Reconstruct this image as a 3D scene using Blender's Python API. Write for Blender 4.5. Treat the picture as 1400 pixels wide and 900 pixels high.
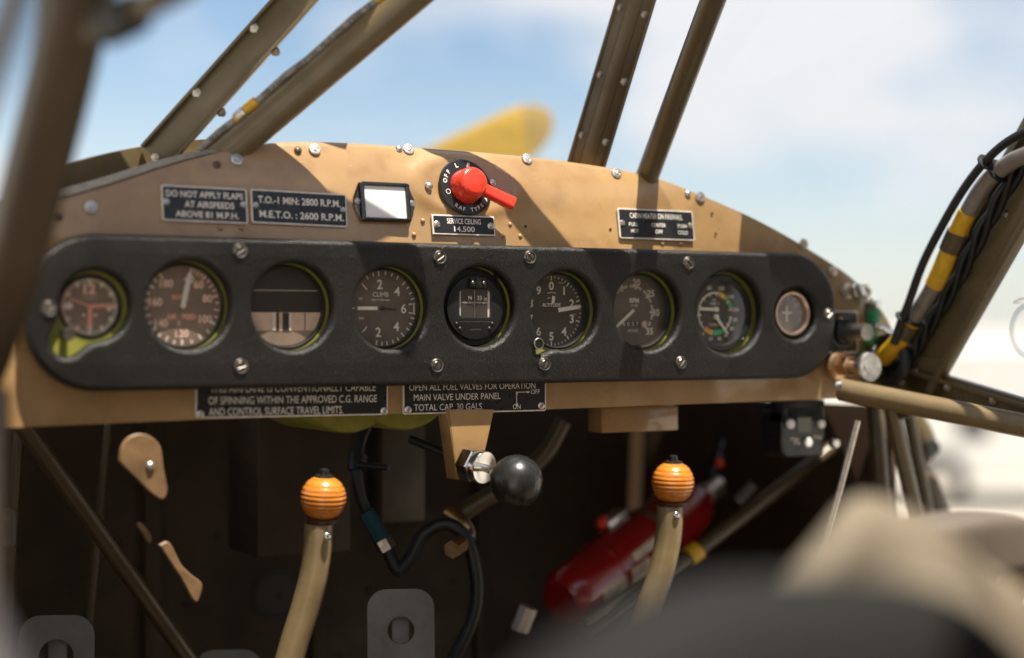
import bpy, bmesh, math, random
from mathutils import Vector, Matrix, noise

random.seed(7)
D2R = math.radians
scene = bpy.context.scene
for ob in list(bpy.data.objects):
    bpy.data.objects.remove(ob, do_unlink=True)
COL = scene.collection

# ------------------------------------------------------------------ camera
YAW = D2R(30.0)          # the camera stands at the open left door and looks across the panel
FPX = 2310.0             # focal length in photo pixels (photo is 1400 wide)
DIST = 1.814
CZ = 2.0                 # camera height above the apron
FWD = Vector((math.sin(YAW), math.cos(YAW), 0))
RGT = Vector((math.cos(YAW), -math.sin(YAW), 0))
CAM = Vector((-math.sin(YAW) * DIST, -math.cos(YAW) * DIST, CZ))

cd = bpy.data.cameras.new('camera')
cam = bpy.data.objects.new('camera', cd)
COL.objects.link(cam)
cam.location = CAM
cam.rotation_euler = (D2R(90), 0, -YAW)
cd.sensor_width = 36.0
cd.sensor_fit = 'HORIZONTAL'
cd.lens = FPX / 1400 * 36.0
cd.clip_start = 0.05
cd.clip_end = 20000
cd.dof.use_dof = True
cd.dof.focus_distance = 1.815
cd.dof.aperture_fstop = 1.6
cd.dof.aperture_blades = 0
scene.camera = cam

# ------------------------------------------------------------------ sky, sun, exposure
SUN_TO = Vector((0.046, -0.312, 0.965)).normalized()     # from the cockpit towards the sun
SUN_EL = math.asin(SUN_TO.z)
SUN_AZ = math.atan2(SUN_TO.x, SUN_TO.y)
world = bpy.data.worlds.new('World')
scene.world = world
world.use_nodes = True
wn, wl = world.node_tree.nodes, world.node_tree.links
wn.clear()
w_out = wn.new('ShaderNodeOutputWorld')
w_bg = wn.new('ShaderNodeBackground')
w_bg.inputs['Strength'].default_value = 0.064
sky = wn.new('ShaderNodeTexSky')
sky.sky_type = 'NISHITA'
sky.sun_disc = False
sky.sun_elevation = SUN_EL
sky.sun_rotation = SUN_AZ
sky.air_density = 1.0
sky.dust_density = 0.35
sky.ozone_density = 1.3
w_tc = wn.new('ShaderNodeTexCoord')
w_map = wn.new('ShaderNodeMapping')
w_map.inputs['Scale'].default_value = (1.0, 1.0, 2.6)
w_map.inputs['Location'].default_value = (0.35, 0.2, 0.1)
w_n = wn.new('ShaderNodeTexNoise')
w_n.inputs['Scale'].default_value = 2.2
w_n.inputs['Detail'].default_value = 6
w_n.inputs['Roughness'].default_value = 0.52
w_r = wn.new('ShaderNodeValToRGB')
w_r.color_ramp.elements[0].position = 0.45
w_r.color_ramp.elements[1].position = 0.545
w_r.color_ramp.elements[0].color = (0, 0, 0, 1)
w_r.color_ramp.elements[1].color = (1, 1, 1, 1)
w_mix = wn.new('ShaderNodeMix')
w_mix.data_type = 'RGBA'
w_mix.inputs['B'].default_value = (6.6, 6.6, 6.75, 1)
wl.new(w_tc.outputs['Generated'], w_map.inputs['Vector'])
wl.new(w_map.outputs['Vector'], w_n.inputs['Vector'])
wl.new(w_n.outputs['Fac'], w_r.inputs['Fac'])
w_sep = wn.new('ShaderNodeSeparateXYZ')
w_hz = wn.new('ShaderNodeMapRange')                       # low haze: the sky pales towards the horizon
w_hz.inputs['From Min'].default_value = 0.0
w_hz.inputs['From Max'].default_value = 0.16
w_hz.inputs['To Min'].default_value = 0.55
w_hz.inputs['To Max'].default_value = 0.0
w_max = wn.new('ShaderNodeMath'); w_max.operation = 'MAXIMUM'
wl.new(w_tc.outputs['Generated'], w_sep.inputs['Vector'])
wl.new(w_sep.outputs['Z'], w_hz.inputs['Value'])
wl.new(w_r.outputs['Color'], w_max.inputs[0])
wl.new(w_hz.outputs['Result'], w_max.inputs[1])
wl.new(w_max.outputs['Value'], w_mix.inputs['Factor'])
wl.new(sky.outputs['Color'], w_mix.inputs['A'])
wl.new(w_mix.outputs['Result'], w_bg.inputs['Color'])
wl.new(w_bg.outputs['Background'], w_out.inputs['Surface'])

sd = bpy.data.lights.new('sun', 'SUN')
sd.energy = 5.0
sd.angle = D2R(0.53)
sd.color = (1.0, 0.92, 0.79)
sun = bpy.data.objects.new('sun', sd)
COL.objects.link(sun)
sun.location = (0, -3, 8)
sun.rotation_euler = SUN_TO.to_track_quat('Z', 'Y').to_euler()

vs = scene.view_settings
vs.view_transform = 'Standard'
vs.look = 'None'
vs.gamma = 1.0
vs.use_curve_mapping = False
vs.exposure = 1.15
scene.cycles.max_bounces = 8
scene.cycles.transparent_max_bounces = 16
scene.cycles.caustics_reflective = False
scene.cycles.caustics_refractive = False
scene.cycles.sample_clamp_indirect = 4.0
scene.cycles.use_denoising = True

# ------------------------------------------------------------------ measuring helpers
def ray(u, v):
    return FWD + RGT * ((u - 700) / FPX) + Vector((0, 0, (450 - v) / FPX))
def at(u, v, d):
    return CAM + ray(u, v) * d
def on_y(u, v, y):
    r = ray(u, v)
    return CAM + r * ((y - CAM.y) / r.y)
def on_x(u, v, x):
    r = ray(u, v)
    return CAM + r * ((x - CAM.x) / r.x)
def on_z(u, v, z):
    r = ray(u, v)
    return CAM + r * ((z - CAM.z) / r.z)

PANEL = Matrix(((1, 0, 0, 0), (0, 0, -1, 0), (0, 1, 0, 0), (0, 0, 0, 1)))   # local z looks aft at the pilot
def pm(p, tilt=0.0, roll=0.0):
    return Matrix.Translation(p) @ Matrix.Rotation(tilt, 4, 'X') @ Matrix.Rotation(roll, 4, 'Y') @ PANEL
def aim(p, d, up=(0, 0, 1)):
    """frame at p whose local z runs along d"""
    q = Vector(d).normalized().to_track_quat('Z', 'Y')
    return Matrix.Translation(p) @ q.to_matrix().to_4x4()

# ------------------------------------------------------------------ mesh building
class MB:
    def __init__(s):
        s.v, s.f = [], []
    def add(s, vf, M=None):
        vs_, fs_ = vf
        k = len(s.v)
        if M is None:
            s.v += [Vector(p) for p in vs_]
        else:
            s.v += [M @ Vector(p) for p in vs_]
        s.f += [tuple(i + k for i in f) for f in fs_]
        return s

def box(sx, sy, sz, bev=0.0, seg=2):
    bm = bmesh.new()
    bmesh.ops.create_cube(bm, size=1.0, matrix=Matrix.Diagonal((sx, sy, sz, 1)))
    if bev:
        bmesh.ops.bevel(bm, geom=bm.edges[:], offset=bev, segments=seg, profile=0.5, affect='EDGES', clamp_overlap=True)
    bm.verts.index_update()
    r = ([v.co.copy() for v in bm.verts], [tuple(v.index for v in f.verts) for f in bm.faces])
    bm.free()
    return r
def lathe(prof, seg=32):
    """profile of (radius, z), turned about z; radius 0 closes an end"""
    vs_, fs_, rings = [], [], []
    for r, z in prof:
        if r <= 1e-9:
            rings.append([len(vs_)]); vs_.append((0, 0, z))
        else:
            rings.append(list(range(len(vs_), len(vs_) + seg)))
            vs_ += [(r * math.cos(2 * math.pi * i / seg), r * math.sin(2 * math.pi * i / seg), z) for i in range(seg)]
    for a, b in zip(rings, rings[1:]):
        for i in range(seg):
            j = (i + 1) % seg
            if len(a) == 1 and len(b) == 1: continue
            if len(a) == 1: fs_.append((a[0], b[i], b[j]))
            elif len(b) == 1: fs_.append((a[i], a[j], b[0]))
            else: fs_.append((a[i], a[j], b[j], b[i]))
    return vs_, fs_
def ball(r, seg=32, rings=16, sz=1.0):
    return lathe([(r * math.sin(math.pi * k / rings) if 0 < k < rings else 0, -r * sz * math.cos(math.pi * k / rings)) for k in range(rings + 1)], seg)
def cyl(r, h, seg=32, bev=0.0):
    if bev: return lathe([(0, 0), (r - bev, 0), (r, bev), (r, h - bev), (r - bev, h), (0, h)], seg)
    return lathe([(0, 0), (r, 0), (r, h), (0, h)], seg)
def disc(r, seg=48, h=0.0005):
    return lathe([(0, -h), (r, -h), (r, 0), (0, 0)], seg)
def smooth_path(pts, n=8):
    P = [Vector(p) for p in pts]
    if len(P) < 3: return P
    out = []
    Q = [P[0] * 2 - P[1]] + P + [P[-1] * 2 - P[-2]]
    for i in range(1, len(Q) - 2):
        a, b, c, d = Q[i - 1], Q[i], Q[i + 1], Q[i + 2]
        for k in range(n):
            t = k / n
            out.append(0.5 * ((2 * b) + (c - a) * t + (2 * a - 5 * b + 4 * c - d) * t * t + (3 * b - a - 3 * c + d) * t ** 3))
    out.append(P[-1])
    return out
def tube(pts, r, seg=16, section=None):
    """swept round (or given 2D section) tube with closed ends; r may be a list"""
    P = [Vector(p) for p in pts]
    n = len(P)
    rs = r if isinstance(r, (list, tuple)) else [r] * n
    T = [(P[min(i + 1, n - 1)] - P[max(i - 1, 0)]).normalized() for i in range(n)]
    up = Vector((0, 0, 1)) if abs(T[0].z) < 0.9 else Vector((1, 0, 0))
    N = (up - T[0] * up.dot(T[0])).normalized()
    sec = section or [(math.cos(2 * math.pi * k / seg), math.sin(2 * math.pi * k / seg)) for k in range(seg)]
    m = len(sec)
    vs_, fs_ = [], []
    for i in range(n):
        N = (N - T[i] * N.dot(T[i])).normalized()
        B = T[i].cross(N)
        vs_ += [P[i] + (N * a + B * b) * rs[i] for a, b in sec]
    for i in range(n - 1):
        for k in range(m):
            j = (k + 1) % m
            fs_.append((i * m + k, i * m + j, (i + 1) * m + j, (i + 1) * m + k))
    fs_.append(tuple(range(m - 1, -1, -1)))
    fs_.append(tuple((n - 1) * m + k for k in range(m)))
    return vs_, fs_
def bar(p, q, w, h, side, bev=0.0):
    """straight rectangular bar from p to q; side = direction of the width"""
    p, q = Vector(p), Vector(q)
    z = (q - p).normalized()
    x = (Vector(side) - z * Vector(side).dot(z)).normalized()
    y = z.cross(x)
    M = Matrix((x.to_4d(), y.to_4d(), z.to_4d(), (0, 0, 0, 1))).transposed()
    M.col[0][3] = M.col[1][3] = M.col[2][3] = 0
    M.translation = (p + q) / 2
    b = box(w, h, (q - p).length, bev)
    return [M @ Vector(c) for c in b[0]], b[1]
def prism(out, depth, bev=0.0):
    """2D outline (counter-clockwise) extruded from z=0 down to -depth, chamfered front edge"""
    n = len(out)
    P = [Vector((x, y)) for x, y in out]
    def inset(d):
        R = []
        for i in range(n):
            a, b, c = P[i - 1], P[i], P[(i + 1) % n]
            e1, e2 = (b - a).normalized(), (c - b).normalized()
            n1, n2 = Vector((-e1.y, e1.x)), Vector((-e2.y, e2.x))
            m = n1 + n2
            m = m.normalized() if m.length > 1e-6 else n1
            R.append(b + m * (d / max(0.4, m.dot(n1))))
        return R
    rings = []
    if bev:
        for q in inset(bev): rings.append((q.x, q.y, 0))
        for q in P: rings.append((q.x, q.y, -bev))
    else:
        for q in P: rings.append((q.x, q.y, 0))
    for q in P: rings.append((q.x, q.y, -depth))
    k = len(rings) // n
    fs_ = [tuple(range(n))]
    for r in range(k - 1):
        for i in range(n):
            j = (i + 1) % n
            fs_.append((r * n + i, (r + 1) * n + i, (r + 1) * n + j, r * n + j))
    fs_.append(tuple((k - 1) * n + i for i in range(n - 1, -1, -1)))
    return rings, fs_
def rrect(w, h, r, seg=5, cx=0, cy=0):
    pts = []
    for sx, sy, a0 in ((1, 1, 0), (-1, 1, 90), (-1, -1, 180), (1, -1, 270)):
        for k in range(seg + 1):
            a = D2R(a0 + 90 * k / seg)
            pts.append((cx + sx * (w / 2 - r) + r * math.cos(a), cy + sy * (h / 2 - r) + r * math.sin(a)))
    return pts
def circle2(r, n=64, cx=0, cy=0):
    return [(cx + r * math.cos(2 * math.pi * k / n), cy + r * math.sin(2 * math.pi * k / n)) for k in range(n)]
def filled(outlines, ext, bev=0.0, res=4):
    """sheet with holes: first outline is the border, the others holes; thickness 2*(ext+bev) about z=0"""
    cu = bpy.data.curves.new('tmp', 'CURVE')
    cu.dimensions = '2D'
    cu.fill_mode = 'BOTH'
    cu.extrude = ext
    cu.bevel_depth = bev
    cu.bevel_resolution = res
    for o in outlines:
        sp = cu.splines.new('POLY')
        sp.points.add(len(o) - 1)
        for p, (x, y) in zip(sp.points, o): p.co = (x, y, 0, 1)
        sp.use_cyclic_u = True
    return curve_mesh(cu)
def curve_mesh(cu):
    ob = bpy.data.objects.new('tmp', cu)
    COL.objects.link(ob)
    bpy.context.view_layer.update()
    dg = bpy.context.evaluated_depsgraph_get()
    me = bpy.data.meshes.new_from_object(ob.evaluated_get(dg))
    r = ([v.co.copy() for v in me.vertices], [tuple(p.vertices) for p in me.polygons])
    bpy.data.objects.remove(ob)
    bpy.data.curves.remove(cu)
    bpy.data.meshes.remove(me)
    return r
_tc = {}
def text(body, h=None, w=None, bold=0.0, ext=0.00012):
    """lettering centred on the origin in the xy plane, capital height h, optional total width w"""
    key = (body, bold)
    if key not in _tc:
        cu = bpy.data.curves.new('tmp', 'FONT')
        cu.body = body
        cu.size = 1.0
        cu.align_x = 'LEFT'
        cu.resolution_u = 3
        cu.offset = bold
        vs_, fs_ = curve_mesh(cu)
        # extrude flat outline a little: duplicate shifted down is not needed, the ink is a thin raised film
        xs = [p.x for p in vs_]; ys = [p.y for p in vs_]
        _tc[key] = (vs_, fs_, min(xs), max(xs), min(ys), max(ys))
    vs_, fs_, x0, x1, y0, y1 = _tc[key]
    cap = 0.70
    sy = (h / cap) if h else 1
    sx = (w / (x1 - x0)) if w else sy
    cx = (x0 + x1) / 2
    return [((p.x - cx) * sx, (p.y - cap / 2) * sy, ext) for p in vs_], fs_

# ------------------------------------------------------------------ scene graph
def tag(o, label=None, cat=None, group=None, kind=None):
    if label: o['label'] = label
    if cat: o['category'] = cat
    if group: o['group'] = group
    if kind: o['kind'] = kind
    return o
def thing(name, label, cat, loc, group=None):
    o = bpy.data.objects.new(name, None)
    o.empty_display_size = 0.02
    COL.objects.link(o)
    o.location = loc
    return tag(o, label, cat, group)
def obj(name, mb, m, parent=None, origin=None, smooth=40, label=None):
    me = bpy.data.meshes.new(name)
    if parent is not None:
        off = Vector(parent.location)
        pp = parent.parent
        while pp is not None:
            off = off + Vector(pp.location); pp = pp.parent
    else:
        off = Vector((0, 0, 0))
    org = Vector(origin) if origin is not None else (off if parent is not None else Vector((0, 0, 0)))
    me.from_pydata([tuple(p - org) for p in mb.v], [], mb.f)
    me.validate()
    bm = bmesh.new(); bm.from_mesh(me)
    bmesh.ops.remove_doubles(bm, verts=bm.verts, dist=1e-6)
    bmesh.ops.recalc_face_normals(bm, faces=bm.faces)
    bm.to_mesh(me); bm.free()
    if smooth:
        me.polygons.foreach_set('use_smooth', [True] * len(me.polygons))
        me.set_sharp_from_angle(angle=D2R(smooth))
    me.materials.append(m)
    o = bpy.data.objects.new(name, me)
    COL.objects.link(o)
    if parent is not None:
        o.parent = parent
        o.location = org - off
    else:
        o.location = org
    if label: o['label'] = label
    return o
def single(name, label, cat, mb, m, origin, group=None, smooth=40):
    return tag(obj(name, mb, m, None, origin, smooth), label, cat, group)
def stamp(src, loc, parent, rot=None):
    """another copy of a small part (screw, rivet) at world point loc under the same thing"""
    c = src.copy()
    COL.objects.link(c)
    off = Vector(parent.location)
    c.parent = parent
    c.location = Vector(loc) - off
    if rot is not None: c.rotation_euler = rot
    return c

# ------------------------------------------------------------------ materials
MATS = {}
def mat(name, col, rough=0.5, metal=0.0, var=0.0, vscale=40.0, bump=0.0, bscale=300.0, coat=0.0, spec=0.5, dirt=None, rvar=0.0):
    m = bpy.data.materials.new(name)
    m.use_nodes = True
    nt = m.node_tree
    b = nt.nodes['Principled BSDF']
    b.inputs['Base Color'].default_value = (*col, 1)
    b.inputs['Roughness'].default_value = rough
    b.inputs['Metallic'].default_value = metal
    b.inputs['Specular IOR Level'].default_value = spec
    b.inputs['Coat Weight'].default_value = coat
    b.inputs['Coat Roughness'].default_value = 0.12
    tc = nt.nodes.new('ShaderNodeTexCoord')
    if var or rvar:
        n = nt.nodes.new('ShaderNodeTexNoise')
        n.inputs['Scale'].default_value = vscale
        n.inputs['Detail'].default_value = 5
        n.inputs['Roughness'].default_value = 0.6
        nt.links.new(tc.outputs['Object'], n.inputs['Vector'])
        if var:
            mx = nt.nodes.new('ShaderNodeMix'); mx.data_type = 'RGBA'
            d = dirt or tuple(c * (1 - var) for c in col)
            mx.inputs['A'].default_value = (*[min(1, c * (1 + var * .5)) for c in col], 1)
            mx.inputs['B'].default_value = (*d, 1)
            mr = nt.nodes.new('ShaderNodeMapRange')
            mr.inputs['From Min'].default_value = 0.35
            mr.inputs['From Max'].default_value = 0.7
            nt.links.new(n.outputs['Fac'], mr.inputs['Value'])
            nt.links.new(mr.outputs['Result'], mx.inputs['Factor'])
            nt.links.new(mx.outputs['Result'], b.inputs['Base Color'])
        if rvar:
            mr2 = nt.nodes.new('ShaderNodeMapRange')
            mr2.inputs['From Min'].default_value = 0.3
            mr2.inputs['From Max'].default_value = 0.7
            mr2.inputs['To Min'].default_value = max(0.03, rough - rvar)
            mr2.inputs['To Max'].default_value = min(1, rough + rvar)
            nt.links.new(n.outputs['Fac'], mr2.inputs['Value'])
            nt.links.new(mr2.outputs['Result'], b.inputs['Roughness'])
    if bump:
        n2 = nt.nodes.new('ShaderNodeTexNoise')
        n2.inputs['Scale'].default_value = bscale
        n2.inputs['Detail'].default_value = 4
        nt.links.new(tc.outputs['Object'], n2.inputs['Vector'])
        bp = nt.nodes.new('ShaderNodeBump')
        bp.inputs['Strength'].default_value = bump
        bp.inputs['Distance'].default_value = 0.001
        nt.links.new(n2.outputs['Fac'], bp.inputs['Height'])
        nt.links.new(bp.outputs['Normal'], b.inputs['Normal'])
    MATS[name] = m
    return m

LEVERM = mat('lever_paint', (0.215, 0.150, 0.072), 0.40, var=0.22, vscale=30, bump=0.06, bscale=300, coat=0.2, rvar=0.1)
SUNPATCHM = mat('sun_patch_tan', (0.20, 0.115, 0.052), 0.5, var=0.45, vscale=40, bump=0.1, bscale=200)  # tan of the sun patches built as plates in the footwell
ROSE = mat('worn_gilt_rim', (0.62, 0.43, 0.34), 0.34, 0.9, var=0.2, vscale=100)
def dash_mat():
    """sprayed tan enamel on hand formed sheet: cloudy colour, rubbed-through specks, fine scratches"""
    m = bpy.data.materials.new('dash_paint')
    m.use_nodes = True
    nt = m.node_tree; N_ = nt.nodes; L_ = nt.links
    b = N_['Principled BSDF']
    tc = N_.new('ShaderNodeTexCoord')
    def noise_(scale, detail, rough=.6, vec=None):
        n = N_.new('ShaderNodeTexNoise')
        n.inputs['Scale'].default_value = scale; n.inputs['Detail'].default_value = detail; n.inputs['Roughness'].default_value = rough
        L_.new(vec or tc.outputs['Object'], n.inputs['Vector'])
        return n.outputs['Fac']
    def ramp_(fac, a, b_, lo=0.0, hi=1.0):
        r = N_.new('ShaderNodeMapRange')
        r.inputs['From Min'].default_value = a; r.inputs['From Max'].default_value = b_
        r.inputs['To Min'].default_value = lo; r.inputs['To Max'].default_value = hi
        L_.new(fac, r.inputs['Value']); return r.outputs['Result']
    def mix_(fac, A, B):
        x = N_.new('ShaderNodeMix'); x.data_type = 'RGBA'
        L_.new(fac, x.inputs['Factor'])
        if isinstance(A, tuple): x.inputs['A'].default_value = (*A, 1)
        else: L_.new(A, x.inputs['A'])
        x.inputs['B'].default_value = (*B, 1)
        return x.outputs['Result']
    c = mix_(ramp_(noise_(7, 3), .38, .66), (0.430, 0.262, 0.114), (0.315, 0.180, 0.072))
    c = mix_(ramp_(noise_(38, 4), .50, .80, 0, .55), c, (0.215, 0.120, 0.050))
    c = mix_(ramp_(noise_(210, 3, .7), .70, .76, 0, .8), c, (0.12, 0.075, 0.04))
    mp = N_.new('ShaderNodeMapping'); mp.inputs['Scale'].default_value = (30, 60, 700); mp.inputs['Rotation'].default_value = (0, D2R(28), 0)
    L_.new(tc.outputs['Object'], mp.inputs['Vector'])
    c = mix_(ramp_(noise_(1.6, 2, .5, mp.outputs['Vector']), .735, .77, 0, .6), c, (0.55, 0.42, 0.28))
    L_.new(c, b.inputs['Base Color'])
    L_.new(ramp_(noise_(16, 4), .3, .7, .24, .42), b.inputs['Roughness'])
    b.inputs['Coat Weight'].default_value = 0.8
    b.inputs['Coat Roughness'].default_value = 0.10
    bp = N_.new('ShaderNodeBump'); bp.inputs['Strength'].default_value = .16; bp.inputs['Distance'].default_value = .0012
    L_.new(noise_(90, 5), bp.inputs['Height']); L_.new(bp.outputs['Normal'], b.inputs['Normal'])
    return m
TAN = dash_mat()
OLIVE = mat('airframe_paint', (0.150, 0.114, 0.058), 0.33, var=0.2, vscale=22, bump=0.06, bscale=300, coat=0.15, rvar=0.1)
DARKOL = mat('dark_airframe_paint', (0.088, 0.064, 0.033), 0.34, var=0.2, vscale=18, bump=0.06, bscale=260, rvar=0.1)
POSTM = mat('brown_post_paint', (0.058, 0.040, 0.022), 0.45, var=0.2, vscale=18)
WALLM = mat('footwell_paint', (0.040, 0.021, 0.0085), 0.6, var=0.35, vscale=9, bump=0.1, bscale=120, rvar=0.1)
GREEN = mat('primer_green', (0.27, 0.26, 0.045), 0.42, var=0.25, vscale=50, bump=0.05, bscale=300)
BLACKM = mat('black_enamel', (0.014, 0.014, 0.014), 0.33, var=0.3, vscale=60, bump=0.06, bscale=500, rvar=0.1)
BLACKSAT = mat('black_bezel', (0.016, 0.0155, 0.015), 0.42, bump=0.05, bscale=600)
PLATE = mat('plate_black', (0.018, 0.018, 0.020), 0.32, var=0.3, vscale=90, rvar=0.1, bump=0.03, bscale=500)
PLATEEDGE = mat('plate_bare_metal', (0.82, 0.73, 0.66), 0.42, 0.25, var=0.2, vscale=120, bump=0.05, bscale=700)
INK = mat('plate_lettering', (0.86, 0.79, 0.71), 0.55, 0.1)
FACE = mat('dial_face', (0.135, 0.108, 0.086), 0.55, var=0.25, vscale=60)
FACEB = mat('dial_face_brown', (0.235, 0.160, 0.112), 0.5, var=0.2, vscale=60)
FACEK = mat('dial_face_black', (0.045, 0.039, 0.034), 0.5, var=0.2, vscale=60)
CREAM = mat('dial_print_cream', (0.95, 0.88, 0.72), 0.6)
SALMON = mat('dial_print_salmon', (0.96, 0.63, 0.49), 0.6)
SALMON2 = mat('dial_hand_salmon', (0.94, 0.42, 0.30), 0.5)
PALE = mat('dial_hand_pale', (0.90, 0.78, 0.68), 0.5)
ORANGE = mat('dial_arc_amber', (0.95, 0.50, 0.02), 0.5)
DGREEN = mat('dial_arc_green', (0.03, 0.55, 0.16), 0.5)
DRED = mat('dial_mark_red', (0.6, 0.05, 0.03), 0.5)
BLACKCHR = mat('black_chrome', (0.10, 0.095, 0.09), 0.16, 1.0, rvar=0.06, vscale=90)
CHROME = mat('polished_steel', (0.74, 0.72, 0.69), 0.18, 1.0, bump=0.04, bscale=200, rvar=0.08, vscale=80)
STEEL = mat('dull_steel', (0.62, 0.58, 0.53), 0.36, 1.0, var=0.2, vscale=150, rvar=0.1)
BRASS = mat('brass_fitting', (0.62, 0.40, 0.22), 0.33, 1.0, var=0.3, vscale=120)
DARKSTEEL = mat('blackened_steel', (0.26, 0.235, 0.21), 0.34, 1.0, rvar=0.1, vscale=200)
WHITE = mat('white_card', (0.82, 0.80, 0.77), 0.35, coat=0.4)
RED = mat('red_plastic', (0.74, 0.040, 0.016), 0.24, var=0.12, vscale=90, bump=0.03, bscale=250, coat=0.3)
REDM = mat('red_enamel', (0.26, 0.007, 0.009), 0.22, var=0.2, vscale=20, coat=0.6)
LABELM = mat('worn_label', (0.62, 0.52, 0.40), 0.4, var=0.35, vscale=40)
YELLOW = mat('yellow_sleeve', (0.72, 0.40, 0.012), 0.42, var=0.15, vscale=120)
PROPY = mat('propeller_yellow', (0.86, 0.56, 0.08), 0.4, var=0.1)
PROPT = mat('propeller_tip', (0.66, 0.46, 0.15), 0.5, var=0.2)  # browner tip: the shaded end of the blade is put into the colour
RUBBER = mat('black_rubber', (0.012, 0.012, 0.013), 0.45, bump=0.15, bscale=200, var=0.2)
GREYHOSE = mat('grey_sleeving', (0.22, 0.19, 0.165), 0.35, var=0.25, vscale=60, coat=0.2)
CABLEG = mat('printed_grey_cable', (0.30, 0.28, 0.26), 0.45, var=0.2, vscale=90)
TEAL = mat('teal_fitting', (0.02, 0.075, 0.10), 0.3, 0.6)
GPLAST = mat('green_terminal', (0.02, 0.36, 0.13), 0.35)
GREYPL = mat('pedal_metal', (0.17, 0.158, 0.145), 0.5, 0.2, var=0.2, vscale=30, bump=0.05, bscale=200)
WINGP = mat('pale_underside_paint', (0.62, 0.60, 0.56), 0.5, var=0.1, vscale=3)
LINING = mat('cream_lining', (0.58, 0.47, 0.35), 0.8, var=0.15, vscale=12, bump=0.1, bscale=200)  # unseen lining, made pale to bounce light onto the dials
CANVAS = mat('tan_canvas', (0.175, 0.140, 0.098), 0.85, var=0.3, vscale=14, bump=0.3, bscale=500)
SEATG = mat('brown_vinyl', (0.125, 0.098, 0.074), 0.6, var=0.15, vscale=20, bump=0.15, bscale=400)
VINYL = mat('black_vinyl', (0.009, 0.0085, 0.0082), 0.75, spec=0.22, var=0.2, vscale=30, bump=0.3, bscale=250)
GREYP = mat('grey_paint', (0.36, 0.34, 0.34), 0.4)
DECK = mat('grey_deck_fabric', (0.34, 0.29, 0.225), 0.8, var=0.3, vscale=120, bump=0.3, bscale=700)
LCD = mat('display_glass', (0.07, 0.075, 0.055), 0.15)
VANW = mat('van_white', (0.58, 0.57, 0.54), 0.35, coat=0.3)
VANG = mat('van_window', (0.02, 0.022, 0.03), 0.1)
TYRE = mat('tyre_rubber', (0.02, 0.02, 0.02), 0.8)
CONC = mat('concrete', (0.37, 0.345, 0.305), 0.85, var=0.2, vscale=0.6, bump=0.1, bscale=60)
MASTR = mat('mast_red', (0.55, 0.10, 0.07), 0.6)
MASTW = mat('mast_white', (0.8, 0.78, 0.75), 0.6)

def wood_mat():
    m = bpy.data.materials.new('varnished_turned_wood')
    m.use_nodes = True
    nt = m.node_tree
    b = nt.nodes['Principled BSDF']
    tc = nt.nodes.new('ShaderNodeTexCoord')
    mp = nt.nodes.new('ShaderNodeMapping')
    mp.inputs['Scale'].default_value = (14, 14, 120)
    n = nt.nodes.new('ShaderNodeTexNoise'); n.inputs['Scale'].default_value = 3; n.inputs['Detail'].default_value = 5
    r = nt.nodes.new('ShaderNodeValToRGB')
    r.color_ramp.elements[0].color = (0.46, 0.125, 0.010, 1); r.color_ramp.elements[0].position = 0.3
    r.color_ramp.elements[1].color = (0.66, 0.22, 0.022, 1); r.color_ramp.elements[1].position = 0.6
    nt.links.new(tc.outputs['Object'], mp.inputs['Vector']); nt.links.new(mp.outputs['Vector'], n.inputs['Vector'])
    nt.links.new(n.outputs['Fac'], r.inputs['Fac']); nt.links.new(r.outputs['Color'], b.inputs['Base Color'])
    b.inputs['Roughness'].default_value = 0.28
    b.inputs['Coat Weight'].default_value = 0.8
    b.inputs['Coat Roughness'].default_value = 0.06
    return m
WOOD = wood_mat()
BURN = mat('burnt_groove', (0.05, 0.014, 0.006), 0.5)

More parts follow.
